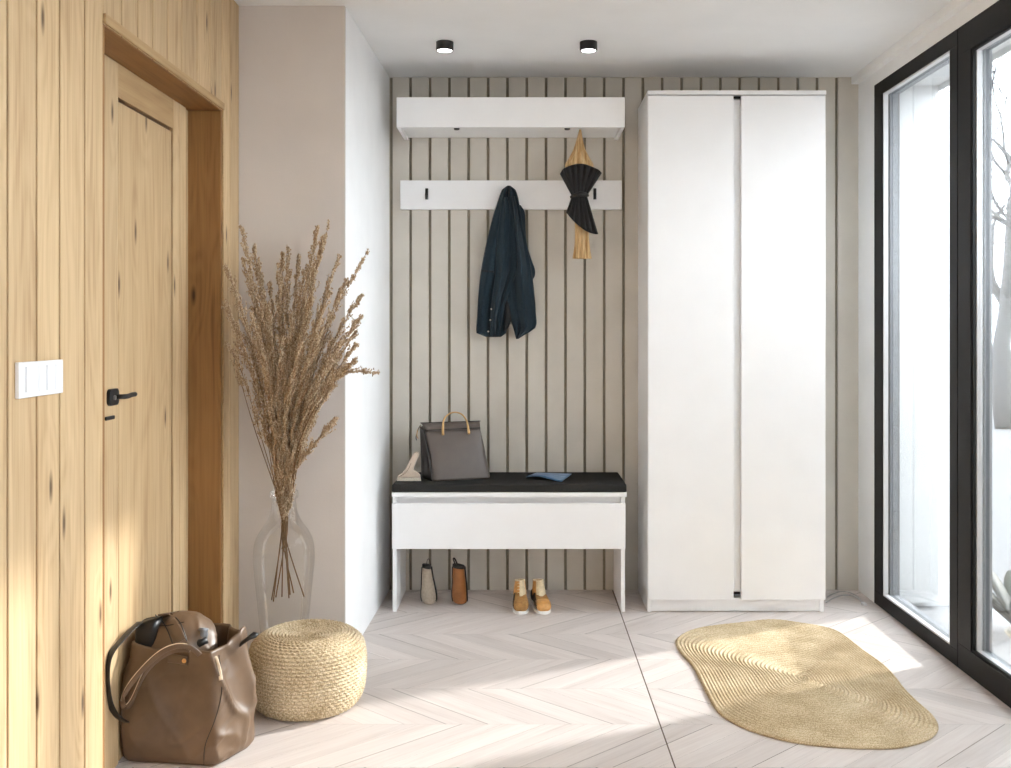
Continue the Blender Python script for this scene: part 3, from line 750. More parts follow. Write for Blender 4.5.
# dark gusset side at left
MB().ribbon([bbl + Vector((-.003, 0, .02)), bbl.lerp(btl, .5) + Vector((.004, 0, 0)), btl + Vector((-.002, 0, 0))], .02, .003, (0, 1, 0)) 
g_ = MB(); gr = []
for v in [k / 14 for k in range(15)]:
    a = lo[0].lerp(hi[0], v); b = lo[3].lerp(hi[3], v); r = []
    for j in range(9):
        u = j / 8; p = a.lerp(b, u); r.append(p + Vector((-0.0045 + 0.020 * math.sin(PI * v) * math.sin(PI * u), 0, 0)))
    gr.append(r)
g_.grid(gr).build('side_gusset', M['taupe_dark'], hb, smooth=True, solid=.002)
# flap over the top
fl = MB(); rows = []
for v in range(9):
    t = v / 8; r = []
    for j in range(13):
        u = j / 12
        f = ftl.lerp(ftr, u); b = btl.lerp(btr, u)
        if t < .5: p = b.lerp(f, t / .5) + Vector((0, 0, .004 + .004 * math.sin(PI * t)))
        else: p = f + Vector((0, -.006, .004)) + (lo[0].lerp(lo[1], u) - f) * ((t - .5) * .09)
        r.append(p)
    rows.append(r)
rows = [[p + Vector((0, 0, 0.006 * (1 if i < 5 else .4))) for p in r] for i, r in enumerate(rows)]
fl.grid(rows).build('flap', M['taupe'], hb, smooth=True, solid=.003)
MB().tube([hi[0] + (lo[0] - hi[0]) * .0 + Vector((-.002, -.010, .002)), hi[1] + Vector((0.002, -.010, .002))], .0018, 8).build('flap_seam', M['lead_black'], hb)
MB().tube(spline([hi[3] + Vector((-.003, 0, .012)), hi[3].lerp(hi[2], .5) + Vector((0, 0, .012)), hi[2] + Vector((.003, 0, .012))], 8), .0018, 8).build('top_piping', M['lead_black'], hb)
MB().tube(spline([hi[0] + Vector((-.002, -.004, 0)), hi[0].lerp(lo[0], .5) + Vector((.0, -.010, 0)), lo[0] + Vector((-.002, -.002, .006))], 12), .0016, 6).build('edge_piping', M['lead_black'], hb)
hp = [P(443, 434.5, 4.53), P(443, 427, 4.53), P(444, 419.5, 4.55), P(449, 414, 4.57), P(455.5, 412.3, 4.575), P(462, 414.5, 4.575), P(466.5, 420.5, 4.57), P(468.2, 428, 4.555), P(469, 433.5, 4.55)]
hr = [.0062, .0054, .0042, .0036, .0034, .0036, .0042, .0054, .0062]
sp = spline(hp, 40); MB().tube(sp, [interp([(i / 8, r) for i, r in enumerate(hr)], k / 39)[0] for k in range(40)], 10).build('handle', M['gold'], hb, smooth=True)
for q in (hp[0], hp[-1]):
    MB().tube([q + Vector((0, .004, .012)), q + Vector((0, .003, -.004))], [.005, .0058], 14).build('handle_mount', M['gold'], hb, smooth=True)
MB().tube(spline([btl + Vector((-.002, -.01, 0)), btl + Vector((-.014, -.012, -.02)), btl + Vector((-.018, -.014, -.045)), btl + Vector((-.012, -.012, -.06))], 14), .0022, 8).build('side_clasp', M['gold'], hb, smooth=True)
MB().ribbon(spline([btl + Vector((0, -.008, .004)), btl + Vector((-.010, -.010, -.012)), btl + Vector((-.022, -.01, -.05)), btl + Vector((-.02, -.008, -.068))], 10), .008, .003, (0, 1, 0)).build('side_strap', M['lead_black'], hb)

# ---------------------------------------------------------------- small brush on the cushion
br = empty('hand_brush', Vector((X(408, 4.50), 4.5, zc))); tag(br, 'pale wooden hand brush leaning beside the taupe handbag', 'brush')
Yq = 4.49
out = [(397.6, 477.6), (397.9, 476), (402, 473.6), (405, 470), (408, 464.5), (411.5, 457.5), (413.6, 453.6), (415.4, 452.2), (417.8, 452.3), (419, 453.8), (418.6, 456), (416, 462), (413.9, 467.5), (413.6, 470), (415.5, 471.5), (418.5, 473), (420.2, 475.2), (420.4, 477.6)]
MB().prism([(X(a, Yq), Z(b, Yq) + .0008) for a, b in out], Yq - .011, Yq + .011).build('brush_body', M['brush'], br, bevel=.003, seg=3)
zb = Z(477.6, Yq)
MB().prism([(X(396.9, Yq), zc + .0004), (X(421, Yq), zc + .0004), (X(420.3, Yq), zb), (X(397.7, Yq), zb)], Yq - .010, Yq + .010).build('bristles', M['bristle'], br)
MB().tube(spline([P(400.5, 475.8, Yq - .0115), P(405, 473.5, Yq - .0115), P(409, 468, Yq - .0115), P(411, 463, Yq - .0115)], 10), .0010, 5).build('groove_line', M['stem'], br)

# ---------------------------------------------------------------- blue booklet
q = [Vector((X(526, 4.54), 4.545, zc)), Vector((X(561.5, 4.47), 4.455, zc)), Vector((X(571.5, 4.66), 4.66, zc)), Vector((X(537, 4.69), 4.70, zc))]
def sheet(zoff, curl):
    return quadsurf(q[0], q[1], q[2], q[3], 10, 16, 0, Vector((0, 0, 1)), lambda u, v: zoff + curl * (1 - v) * (math.sin(PI * u) * .9) * .012 + curl * .004 * math.sin(2 * PI * u) * (1 - v) + .012 * curl * (1 - u) * (1 - v) * .6 + .003 * v)
m = MB(); r1, r0 = sheet(.0035, 1), sheet(.0014, .8); m.grid(r1); m.grid(r0)
n1 = len(r1); w_ = len(r1[0])
bk = empty('booklet', sum(q, Vector()) / 4); tag(bk, 'blue printed folder lying on the black bench cushion', 'booklet')
MB().grid(r1).build('cover', M['booklet'], bk, smooth=True, solid=.0008)
MB().grid(r0).build('pages', M['booklet'], bk, smooth=True, solid=.0012)

# ---------------------------------------------------------------- slim shoes standing on their toes
def slim(pxc, pbot, label, mat, loop, D, prof, top):
    """bottle-like slim shoe; rows given in px about the centre at distance D"""
    base = Vector((X(pxc, D), D, 0)); root = empty('slim_shoe', base); tag(root, label, 'shoe')
    s_ = D / F
    oxt, hwt = top
    rings = []
    for i in range(40):
        h_ = lerp(0, .168, i / 39); ox, hw = interp(prof, h_)
        rings.append([base + Vector(((ox + hw * math.cos(a)) * s_, -.030 * (hw / 7.7) * math.sin(a) + .01, h_)) for a in [2 * PI * k / 28 for k in range(28)]])
    MB().loft(rings).build('upper', mat, root, smooth=True)
    rr = []
    for i in range(6):
        h_ = .167 + .014 * i / 5; ox, hw = oxt, hwt + .3 - (.3 if i in (0, 5) else 0)
        rr.append([base + Vector(((ox + hw * math.cos(a)) * s_, -.024 * math.sin(a) + .01, h_ + .004 * math.cos(a) * -1)) for a in [2 * PI * k / 28 for k in range(28)]])
    MB().loft(rr).build('collar', M['shoe_black'], root, smooth=True)
    # black sole edge up the right side and around
    for sgn, wd in ((1, .006), (-1, .004)):
        pts = []
        for i in range(24):
            h_ = lerp(.012, .170, i / 23); ox, hw = interp(prof, min(h_, .168)); pts.append(base + Vector(((ox + sgn * (hw + .35)) * s_, .014, h_)))
        MB().ribbon(pts, .020, wd, (0, 1, 0)).build('sole', M['shoe_black'], root, smooth=True)
    if loop == 'wire':
        c = base + Vector((.2 * s_, .012, .178)); MB().tube(spline([c + Vector((-.009, 0, 0)), c + Vector((-.006, 0, .022)), c + Vector((.001, 0, .030)), c + Vector((.006, 0, .020)), c + Vector((.010, 0, 0))], 16), .0015, 6).build('pull_loop', M['wire'], root, smooth=True)
    else:
        c = base + Vector((-2.0 * s_, .012, .178)); MB().ribbon(spline([c, c + Vector((-.004, 0, .012)), c + Vector((-.012, 0, .030)), c + Vector((-.020, 0, .032)), c + Vector((-.016, 0, .018)), c + Vector((-.008, 0, .0))], 14), .012, .005, (0, 1, 0)).build('pull_loop', M['shoe_black'], root, smooth=True)
slim(428, 604, 'slim beige suede shoe with wire loop under the bench, leftmost', M['shoe_beige'], 'wire', 4.53, [(0.000, 1.2, 3.0), (.004, 1.1, 5.0), (.010, .9, 6.4), (.026, .6, 7.4), (.05, .3, 7.3), (.082, -.1, 6.5), (.116, -.8, 5.6), (.150, -1.3, 4.8), (.168, -1.5, 4.4)], (-1.5, 4.4))
slim(459.3, 604, 'slim polished brown shoe with black collar and black strap loop', M['shoe_brown'], 'strap', 4.53, [(0.000, 1.2, 3.0), (.004, 1.1, 5.2), (.010, .7, 6.6), (.026, .2, 7.2), (.05, 0, 7.2), (.082, -.1, 6.9), (.116, -.4, 6.5), (.150, -.7, 6.1), (.168, -.8, 5.9)], (-.8, 5.9))

# ---------------------------------------------------------------- tan boots
def boot(cx, D, rz, label, twist=0.0):
    root = empty('ankle_boot', Vector((cx, D, 0)), rz); tag(root, label, 'shoe', 'tan ankle boots under the bench')
    def ring(y, hw, z0, z1, n=20, e=.75, ox=0):
        o = []
        for k in range(n):
            a = 2 * PI * k / n; c, s2 = math.cos(a), math.sin(a)
            o.append(Vector((ox + hw * math.copysign(abs(c) ** e, c), y, (z0 + z1) / 2 + (z1 - z0) / 2 * math.copysign(abs(s2) ** e, s2))))
        return o
    # toe at -y (towards the viewer), heel at +y
    foot = [(-.100, .018, .016, .030), (-.096, .026, .014, .042), (-.085, .0315, .013, .050), (-.065, .0345, .013, .054), (-.045, .0345, .013, .060), (-.02, .032, .013, .072), (.01, .029, .013, .080), (.04, .028, .013, .080), (.07, .029, .013, .078), (.09, .027, .013, .072), (.098, .020, .015, .060)]
    rings = [ring(*[lerp(0, 1, 0) + v for v in interp_row]) for interp_row in [[lerp(foot[0][0], foot[-1][0], i / 29)] + interp(foot, lerp(foot[0][0], foot[-1][0], i / 29)) for i in range(30)]]
    MB().loft(rings).build('upper', M['tan_suede'], root, smooth=True, local=True)
    # toe cap, slightly proud
    caps = [ring(y, hw + .0012, z0 - .0005, z1 + .0012) for y, hw, z0, z1 in [[lerp(-.1012, -.052, i / 11)] + interp(foot, lerp(-.100, -.052, i / 11)) for i in range(12)]]
    MB().loft(caps).build('toe_cap', M['tan_leather'] if twist else M['tan_suede'], root, smooth=True, local=True)
    # shaft
    sh = []
    for i in range(22):
        t = i / 21; z = lerp(.055, .118, t); ry = lerp(.052, .036, t); rx = lerp(.029, .0215, t ** 1.3); yc = lerp(.030, .045, t)
        sh.append([Vector((rx * math.cos(a), yc + ry * math.sin(a), z + (.010 * t * -math.sin(a) * 0.6))) for a in [2 * PI * k / 28 for k in range(28)]])
    MB().loft(sh, True, False).build('shaft', M['tan_leather'], root, smooth=True, local=True, solid=.003)
    # tongue / laced front in cream
    tg = []
    for i in range(16):
        t = i / 15; z = lerp(.060, .122, t); yc = lerp(.030, .045, t); ry = lerp(.052, .036, t) + .004; rx = lerp(.029, .0215, t ** 1.3) + .0015; off = .35
        tg.append([Vector((rx * math.cos(a), yc + ry * math.sin(a) - (.012 * (1 - t) ** 2), z)) for a in [lerp(-PI/2 - (.15 if not twist else .75), -PI/2 + .95, k / 12) for k in range(13)]])
    MB().grid(tg).build('tongue', M['cream_cloth'], root, smooth=True, local=True, solid=.002)
    st = MB()
    for k in range(4):
        z = .076 + k * .012; t = (z - .060) / .062; yc = lerp(.030, .045, t); ry = lerp(.052, .036, t) + .0075; rx = lerp(.029, .0215, t ** 1.3) + .003
        st.tube([Vector((rx * math.cos(a), yc + ry * math.sin(a) - .012 * (1 - t) ** 2, z + .004 * math.sin(i))) for i, a in enumerate([lerp(-PI/2 - .5, -PI/2 + .6, j / 8) for j in range(9)])], .0012, 5)
    st.build('laces', M['cream_cloth'], root, smooth=True, local=True)
    rim = []
    MB().tube([Vector((.022 * math.cos(a), .045 + .037 * math.sin(a), .118 - .006 * math.sin(a))) for a in [2 * PI * k / 32 for k in range(33)]], .0032, 6, False).build('rim', M['cream_cloth'], root, smooth=True, local=True)
    # dark side quarter
    dq = []
    for i in range(14):
        y = lerp(-.085, .09, i / 13); hw, z0, z1 = interp(foot, y)
        dq.append([Vector((-(hw * math.cos(b) ** .75) - .0012, y, (z0 + z1) / 2 + (z1 - z0) / 2 * math.copysign(abs(math.sin(b)) ** .75, math.sin(b)))) for b in [lerp(-1.2, .8, k / 7) for k in range(8)]])
    MB().grid(dq).build('dark_quarter', M['shoe_black'], root, smooth=True, local=True, solid=.001)
    # sole
    so = []
    N = 44; outl = []
    for k in range(N):
        a = 2 * PI * k / N; y = .104 * math.sin(a); hw = interp(foot, max(-.1, min(.098, y)))[0] + .004
        c = math.cos(a); outl.append((math.copysign(hw * min(1, abs(c) ** .45), c) if abs(c) > .02 else 0, y * (1.02)))
    rings = [[Vector((x * s_, y * s_, z)) for x, y in outl] for z, s_ in ((0, .96), (.003, 1), (.012, 1.01), (.016, .99))]
    MB().loft(rings).build('sole', M['sole'], root, smooth=False, local=True, bevel=.001)
    return root
boot(X(520.3, 4.46), 4.465, math.radians(2), 'tan ankle boot facing out under the bench, left of the pair')
boot(X(540.2, 4.46), 4.465, math.radians(10), 'tan ankle boot turned slightly outward, right of the pair', 1)

# ---------------------------------------------------------------- rug
def rug():
    px = [(676,641.4),(690,632),(711,627.6),(742,624),(772.7,621),(797,624),(821.8,628),(840,634),(861.7,650.6),(883,666),(895,678),(904.6,690.5),(920,706),(933.7,718),(938,730),(930.7,739.6),(910.7,746.6),(892,749.4),(849,749),(797,744),(751,732),(723.6,718),(712.9,706),(705,690.5),(693,667.5),(680.7,653.7)]
    g = [G(a, b) for a, b in px]; n = len(g)
    N = 260; out = []
    # closed catmull resampled by arc length
    dense = []
    for k in range(n):
        p0, p1, p2, p3 = g[k-1], g[k], g[(k+1) % n], g[(k+2) % n]
        for i in range(24):
            t = i / 24; dense.append(0.5*((2*p1)+(p2-p0)*t+(2*p0-5*p1+4*p2-p3)*t*t+(3*p1-p0-3*p2+p3)*t**3))
    L = [0]
    for i in range(len(dense)): L.append(L[-1] + (dense[(i+1) % len(dense)] - dense[i]).length)
    j = 0
    for k in range(N):
        d = L[-1] * k / N
        while L[j+1] < d: j += 1
        t = (d - L[j]) / max(1e-9, L[j+1] - L[j]); out.append(dense[j].lerp(dense[(j+1) % len(dense)], t))
    for _ in range(6): out = [(out[i-1] + out[i] * 2 + out[(i+1) % N]) / 4 for i in range(N)]
    c = sum(out, Vector()) / N; c = Vector((1.03, 3.55, 0))
    R = sum((p - c).length for p in out) / N; bw = 0.0165; K = int(R / bw)
    rings = []
    rings.append([Vector((p.x, p.y, 0.0005)) for p in out])
    rings.append([Vector((p.x, p.y, 0.004)) + (p - c).normalized() * .003 for p in out])
    sub = 5
    cur = out[:]
    for k in range(K * sub):
        s_ = 1 - (k + .5) / (K * sub); ph = (k % sub) / sub
        zz = 0.0055 + 0.0065 * abs(math.sin(PI * (k + .5) / sub)) ** .7
        r = []
        # blend the outline towards an oval as the coils close in
        for i, p in enumerate(out):
            d = (p - c); q_ = c + d * s_
            r.append(Vector((q_.x, q_.y, zz + .0006 * math.sin(i * 3.1 + (k // sub) * 1.7))))
        rings.append(r)
    o = MB().loft(rings).build('rug', M['jute'], None, smooth=True)
    tag(o, 'irregular rounded jute rug of concentric braids on the pale floor', 'rug')
rug()

# ---------------------------------------------------------------- pouf
def pouf():
    c = Vector((-0.7235, 3.335, 0)); R = .192; Hh = .25
    prof = [(0.0, 0.002), (.10, .002), (.145, .004), (.168, .018), (.184, .05), (.192, .10), (.194, .14), (.191, .18), (.182, .215), (.165, .234), (.140, .249), (.115, .251), (.09, .244), (.05, .238), (0.0, .236)]
    pts = []
    d = spline([Vector((r, 0, z * .96)) for r, z in prof], 600); L = [0]
    for i in range(1, len(d)): L.append(L[-1] + (d[i] - d[i-1]).length)
    tot = L[-1]; row = 0.0112; rows = int(tot / row); sub = 6; n = rows * sub; m = 420; rings = []; j = 0
    nst = 56
    for i in range(n + 1):
        s_ = tot * i / n
        while j < len(L) - 2 and L[j+1] < s_: j += 1
        t = (s_ - L[j]) / max(1e-9, L[j+1] - L[j]); p = d[j].lerp(d[j+1], t); tg = (d[min(j+2, 599)] - d[max(j-1, 0)]).normalized()
        nr = Vector((tg.z, 0, -tg.x)); rw = int(i / sub); u = (i % sub) / sub
        rowsh = abs(math.sin(PI * i / sub)) ** .6
        ring = []
        for k in range(m):
            a = 2 * PI * k / m
            q = (k / m * nst + (u - .5) * .8 * (1 if rw % 2 else 1) + rw * .5)
            st_ = abs(math.sin(PI * q)) ** .6
            h_ = (0.0080 * rowsh * (0.35 + .65 * st_) + .0008 * noise.noise(Vector((a * 20, s_ * 200, 0)))) * min(1, p.x / .02)
            r = p.x + nr.x * h_; z = max(0.0005, p.z + nr.z * h_)
            wob = 1 + .006 * noise.noise(Vector((math.cos(a) * 2, math.sin(a) * 2, p.z * 12)))
            ring.append(c + Vector((r * wob * math.cos(a), r * wob * math.sin(a), z)))
        rings.append(ring)
    o = MB().loft(rings).build('pouf', M['straw'], None, smooth=True)
    tag(o, 'round low woven seagrass pouf on the floor beside the brown bag', 'pouf')
pouf()

# ---------------------------------------------------------------- vase + dried grass
VC = Vector((X(284, 3.585), 3.585, 0))
def zv(py): return Z(py, VC.y)
s_ = VC.y / F
prof = [(0, 0.004), (.045, .004), (.060, .006), (.066, .02), (.070, .06), (.080, .14), (.090, .22), (20.5*s_+.02, zv(606)), (26.5*s_, zv(585)), (29.3*s_, zv(565)), (30*s_, zv(552)), (28.5*s_, zv(540)), (23*s_, zv(529)), (16*s_, zv(519)), (12.5*s_, zv(508)), (11.8*s_, zv(498)), (11.8*s_, zv(496)), (13.6*s_, zv(495)), (14.2*s_, zv(492.6)), (13.6*s_, zv(490.4)), (12*s_, zv(490))]
prof = [(0, .004), (.058, .004), (.066, .012), (.071, .05), (.080, .13), (.089, .21), (.098, .30), (.105, .37), (.1095, .42), (.1100, .46), (.104, .50), (.088, .535), (.066, .566), (.050, .600), (.0440, .635), (.0435, .650), (.0440, .655), (.0500, .658), (.0520, .667), (.0500, .682), (.0450, .685)]
pr = spline([Vector((a, 0, b)) for a, b in prof], 90); pr = [(max(0, p.x), p.z) for p in pr]
vs_ = MB(); vs_.lathe(pr, (VC.x, VC.y, 0), 64)
vz = vs_.build('glass_vase', M['vase'], None, smooth=True); tag(vz, 'tall clear glass bottle vase behind the woven pouf', 'vase')

bq = empty('dried_grass_bouquet', VC + Vector((0, 0, .29))); tag(bq, 'bouquet of tall dried beige grass standing in the clear glass vase', 'dried grass')
tips = [ # tip px,py, Y, head fraction, density, droop
 (240.6,225.6,3.42,.50),(226.4,268,3.36,.50),(226,304,3.36,.46),(227.5,344,3.38,.40),(240,381,3.44,.22),
 (254,248,3.50,.52),(244,262,3.44,.55),(260.6,273,3.54,.55),(282.4,253.7,3.60,.60),(288.5,250.5,3.55,.60),(278,267,3.48,.62),
 (298.8,259,3.62,.60),(304,271,3.50,.62),(317.4,228.6,3.60,.62),(323,238,3.52,.62),(329,223.7,3.46,.60),(338.5,259,3.55,.60),
 (346,281,3.45,.62),(367,252,3.36,.42),(360,297.5,3.40,.45),(361,317,3.36,.45),(356,333,3.48,.5),(355,346,3.40,.5),
 (354,360,3.34,.4),(377,372.7,3.36,.30),(292,312,3.40,.72),(312,300,3.38,.72),(330,292,3.36,.7),(268,306,3.38,.68),(252,316,3.36,.62),
 (334,420,3.40,.45),(306,292,3.58,.72),(270,286,3.56,.68),(322,330,3.34,.7),(282,340,3.34,.75),(300,345,3.32,.75),(340,345,3.36,.6),(264,352,3.34,.6)]
rnd = random.Random(21)
neck = Vector((VC.x, VC.y, .60))
cross = Vector((VC.x + X(0, 1) * 0, VC.y, Z(530, VC.y)))
for i, (tx, ty, tY, hf) in enumerate(tips):
    tip = P(tx, ty, tY)
    u = (tx - 300) / 75
    ang = rnd.uniform(0, 2 * PI)
    bot = VC + Vector((X([274, 278, 288.5, 294, 302, 276, 291, 284][(i // 5) % 8], 3.585) - VC.x, rnd.uniform(-.04, .04), Z(598, 3.585) + rnd.uniform(-.004, .02)))
    if i % 3 == 0 or i < 6: pass
    nk = cross + Vector((rnd.uniform(-.008, .012), rnd.uniform(-.012, .012), 0))
    n2 = VC + Vector((u * .028 + rnd.uniform(-.006, .006), (tip.y - VC.y) * .12, .670))
    n2.x = VC.x + max(-.036, min(.036, n2.x - VC.x + .008)); 
    d = tip - n2
    a = n2 + Vector((d.x * .22, d.y * .30, d.z * .38)); b = n2 + Vector((d.x * .58, d.y * .68, d.z * .74))
    if i == 4: a = P(255, 430, 3.5); b = P(238, 372, 3.43); 
    if i == 24: a = P(300, 440, 3.45); b = P(336, 378, 3.38)
    if i == 30: a = P(300, 462, 3.5); b = P(318, 440, 3.42)
    if i == 3: a = P(262, 440, 3.5); b = P(243, 376, 3.42)
    pts = spline([bot if i % 5 == 1 else VC + Vector((rnd.uniform(-.006, .010), rnd.uniform(-.01, .01), Z(rnd.uniform(536, 549), 3.585))), nk, n2, a, b, tip], 60)
    rs = [lerp(.0026, .0007, k / 59) for k in range(60)]
    st = MB().tube(pts, rs, 5).build('stalk', M['stem'], bq, smooth=True)
    # seed head: grains on short side twigs
    hd = MB(); fine = i in (4, 18, 24, 3)
    length = sum((pts[k+1] - pts[k]).length for k in range(59)); dens = 9000 * (.35 if fine else .9)
    ng = int(dens * length * hf * .62)
    wmax = .014 if fine else .021
    ntw = max(10, int(length * hf * 170))
    # fine twigs
    for q in range(ntw):
        t = 1 - hf * rnd.random() ** .85; k = min(58, int(t * 59)); p = pts[k].lerp(pts[k+1], t * 59 - k); tg = (pts[k+1] - pts[k]).normalized()
        rel = (1 - t) / hf; Lt = rnd.uniform(.024, .085) * (0.18 + 1.05 * math.sin(PI * min(.85, .02 + rel * .8)))
        if fine: Lt *= .6
        o = tg.orthogonal().normalized(); o.rotate(Matrix.Rotation(rnd.uniform(0, 2 * PI), 3, tg))
        dr = (tg + o * rnd.uniform(.22, .5)).normalized(); tp = [p, p + dr * Lt * .5, p + (dr + tg * .25).normalized() * Lt]
        if tp[2].y > 3.70 and tp[2].x < -.66: continue
        hd.tube(tp, .00045, 3, False)
        for g2 in range(int(ng / ntw) + 1):
            w = rnd.random(); c = tp[0].lerp(tp[2], w) + Vector((rnd.gauss(0, .0022), rnd.gauss(0, .0022), rnd.gauss(0, .0022)))
            sz = rnd.uniform(.0016, .0030); ax = Vector((rnd.gauss(0, .4), rnd.gauss(0, .4), 1)).normalized(); ox = ax.orthogonal().normalized(); oy = ax.cross(ox)
            hd.add([c + ax * sz * 1.5, c - ax * sz * 1.5, c + ox * sz, c + (oy * .87 - ox * .5) * sz, c + (-oy * .87 - ox * .5) * sz], [(0,2,3),(0,3,4),(0,4,2),(1,3,2),(1,4,3),(1,2,4)])
    me = bpy.data.meshes.new('seed_head'); off = ORG[bq.name]
    me.from_pydata([tuple(Vector(p) - off) for p in hd.v], [], hd.f); me.materials.append(M['seed'])
    so = bpy.data.objects.new('seed_head', me); COL.objects.link(so); so.parent = st

# ---------------------------------------------------------------- brown slouchy bag
BG = Vector((-0.985, 2.99, 0))
bg = empty('leather_tote', BG); tag(bg, 'large slouchy brown leather tote on the floor before the wooden door', 'bag')
# footprint corners, counter-clockwise seen from above: front-left, front, right, back-right, back-left
def foot(scale=1.0):
    return [Vector((-1.172, 2.875, 0)), Vector((-.882, 2.842, 0)), Vector((-.812, 2.985, 0)), Vector((-.94, 3.15, 0)), Vector((-1.165, 3.16, 0))]
def ringpts(corners, n, rnds=3):
    per = []
    m = len(corners); L = [(corners[(i+1) % m] - corners[i]).length for i in range(m)]; T = sum(L); out = []
    for k in range(n):
        d = T * k / n; i = 0
        while d > L[i]: d -= L[i]; i += 1
        out.append(corners[i].lerp(corners[(i+1) % m], d / L[i]))
    for _ in range(rnds): out = [(out[i-1] + out[i] + out[(i+1) % n]) / 3 for i in range(n)]
    return out
NB = 160
def fold(p, s):
    """soft leather folds: broad dents + sharp ridges running down"""
    q = Vector((p.x * 7 + s, p.y * 7, p.z * 3.2)); a = noise.noise(q)
    r = 1 - abs(noise.noise(Vector((p.x * 11 + p.z * 5 + s, p.y * 11, p.z * 4.5)))) * 2.2
    r2 = 1 - abs(noise.noise(Vector((p.x * 16 - p.z * 9 + s, p.y * 16, p.z * 9 + 3)))) * 2.2
    k = min(1, max(.25, (p.x + 1.02) / .12)); lowz = max(0, 1 - p.z / .16)
    return a * .024 + max(0, r) ** 3 * (.003 + .010 * k) + max(0, r2) ** 4 * (.002 + .008 * k * lowz)
F0 = ringpts(foot(), NB, 7); ctr = sum(F0, Vector()) / NB
def rimh(p):
    # higher at the right-hand corner, lower at the left
    return .332 + .034 * math.exp(-((p.x + .82) ** 2 + (p.y - 2.98) ** 2) / .003) + .018 * max(0, min(1, (-1.08 - p.x) / .08))
rings = []
nz = 70
for i in range(nz):
    t = i / (nz - 1); r = []
    for p in F0:
        zz = t * rimh(p)
        bul = 1 + .06 * math.sin(PI * min(1, t * 1.15)) - .07 * max(0, t - .7) / .3
        if t < .06: bul *= .90 + .10 * math.sqrt(t / .06)
        if t > .75: bul *= 1.0
        q = ctr + (p - ctr) * bul; q.z = zz
        nr = (p - ctr).normalized(); q = q + nr * (fold(q, 3.7) - .006) * min(1, t * 6 + .1)
        q.z = max(.001, zz); q.x = max(q.x, XD + .006) if q.y > DY0 else q.x
        r.append(q)
    rings.append(r)
# turn the rim inwards
for k, (sc_, dz) in enumerate(((.97, .004), (.93, -.004), (.90, -.03), (.88, -.08))):
    rings.append([Vector((ctr.x + (p.x - ctr.x) * sc_, ctr.y + (p.y - ctr.y) * sc_, p.z + dz)) for p in rings[nz - 1]])
bb = MB().loft(rings, True, True).build('bag_body', M['bag'], bg, smooth=True)
# inner rolled top
rings = []
tc = Vector((-1.045, 2.985, 0)); NR = 72
for i in range(40):
    t = i / 39; z = lerp(.20, .412, t); r = []
    k = math.sqrt(max(0, 1 - max(0, (t - .35) / .65) ** 2.6)) if t < 1 else 0.02
    for j in range(NR):
        a = 2 * PI * j / NR; c, s2 = math.cos(a), math.sin(a)
        q = tc + Vector((.134 * k ** .7 * math.copysign(abs(c) ** .75, c) , .112 * k * math.copysign(abs(s2) ** .8, s2), z - .012 * (c < 0) * abs(c)))
        q += Vector((c, s2, .5)).normalized() * (fold(q, 9.1) - .008) * (1 if t > .1 else 0)
        q.x = max(q.x, XD + .006); r.append(q)
    rings.append(r)
MB().loft(rings).build('rolled_top', M['bag'], bg, smooth=True)
# surface point finder on the roll & body by ray
def cast(o_list, px, py, off=.003, Y=None):
    best = None
    cam = Vector((0, 0, CH)); d = Vector(((px - VX) / F, 1, -(py - VY) / F)).normalized()
    for o in o_list:
        loc = ORG[o.name]
        hit, p, n, _ = o.ray_cast(cam - loc, d)
        if hit:
            p = p + loc
            if best is None or p.y < best.y: best = p
    if best is None: best = P(px, py, Y or 2.9)
    return best - d * off
bpy.context.view_layer.update()
roll = bpy.data.objects['rolled_top']
def cs(lst, n, o=None, off=.004, Y=2.9):
    q = spline([Vector((a, b, 0)) for a, b in lst], n); return [cast(o or [bb, roll], p.x, p.y, off, Y) for p in q]
def smooth3(p, k=2):
    for _ in range(k): p = [p[0]] + [(p[i-1] + p[i] * 2 + p[i+1]) / 4 for i in range(1, len(p) - 1)] + [p[-1]]
    return p
MB().ribbon(smooth3(cs([(163, 614), (171, 622), (178, 634), (181, 641)], 18, off=.003), 4), .030, .004, (1, 0, .2)).build('closing_strap', M['bag'], bg, smooth=True)
MB().tube(smooth3(cs([(155.5, 615), (163, 622), (169, 634), (173, 645)], 16, off=.005)), .0016, 6).build('piping', M['lead_black'], bg)
MB().tube(smooth3(cs([(171, 613), (180, 622), (184, 632), (187, 641)], 16, off=.005)), .0016, 6).build('piping', M['lead_black'], bg)
MB().tube(smooth3(cs([(157, 626), (170, 625), (184, 622)], 14, off=.005)), .0012, 6).build('stitching', M['lead_black'], bg)
MB().tube(smooth3(cs([(219, 655), (222, 690), (215, 720), (205, 745), (204, 765)], 30, off=.0015), 4), .0013, 6).build('piping', M['lead_black'], bg)
# long loop handle on the front face
hl = [(200, 655), (192, 648), (180.6, 645.5), (163, 651), (144, 668), (128, 688), (122, 702.5), (125.5, 708.5), (132, 702), (139, 686), (147, 670), (160, 657.5), (176, 649.5), (190, 650)]
hpts = []
for k, p in enumerate(spline([Vector((a, b, 0)) for a, b in hl], 70)):
    t = k / 69; lift = .012 + .016 * math.sin(PI * t) + (.008 if t < .5 else 0); hpts.append(P(p.x, p.y, 2.845 - lift - .012 * math.sin(PI * min(1, t * 2)) ))
hpts = smooth3(hpts, 6)
MB().ribbon(hpts, .015, .004, (.35, -.2, .9)).build('handle', M['bag'], bg, smooth=True)
MB().tube([p + Vector((-.003, -.003, .008)) for p in hpts], .0012, 5).build('handle_edge', M['strap_edge'], bg)
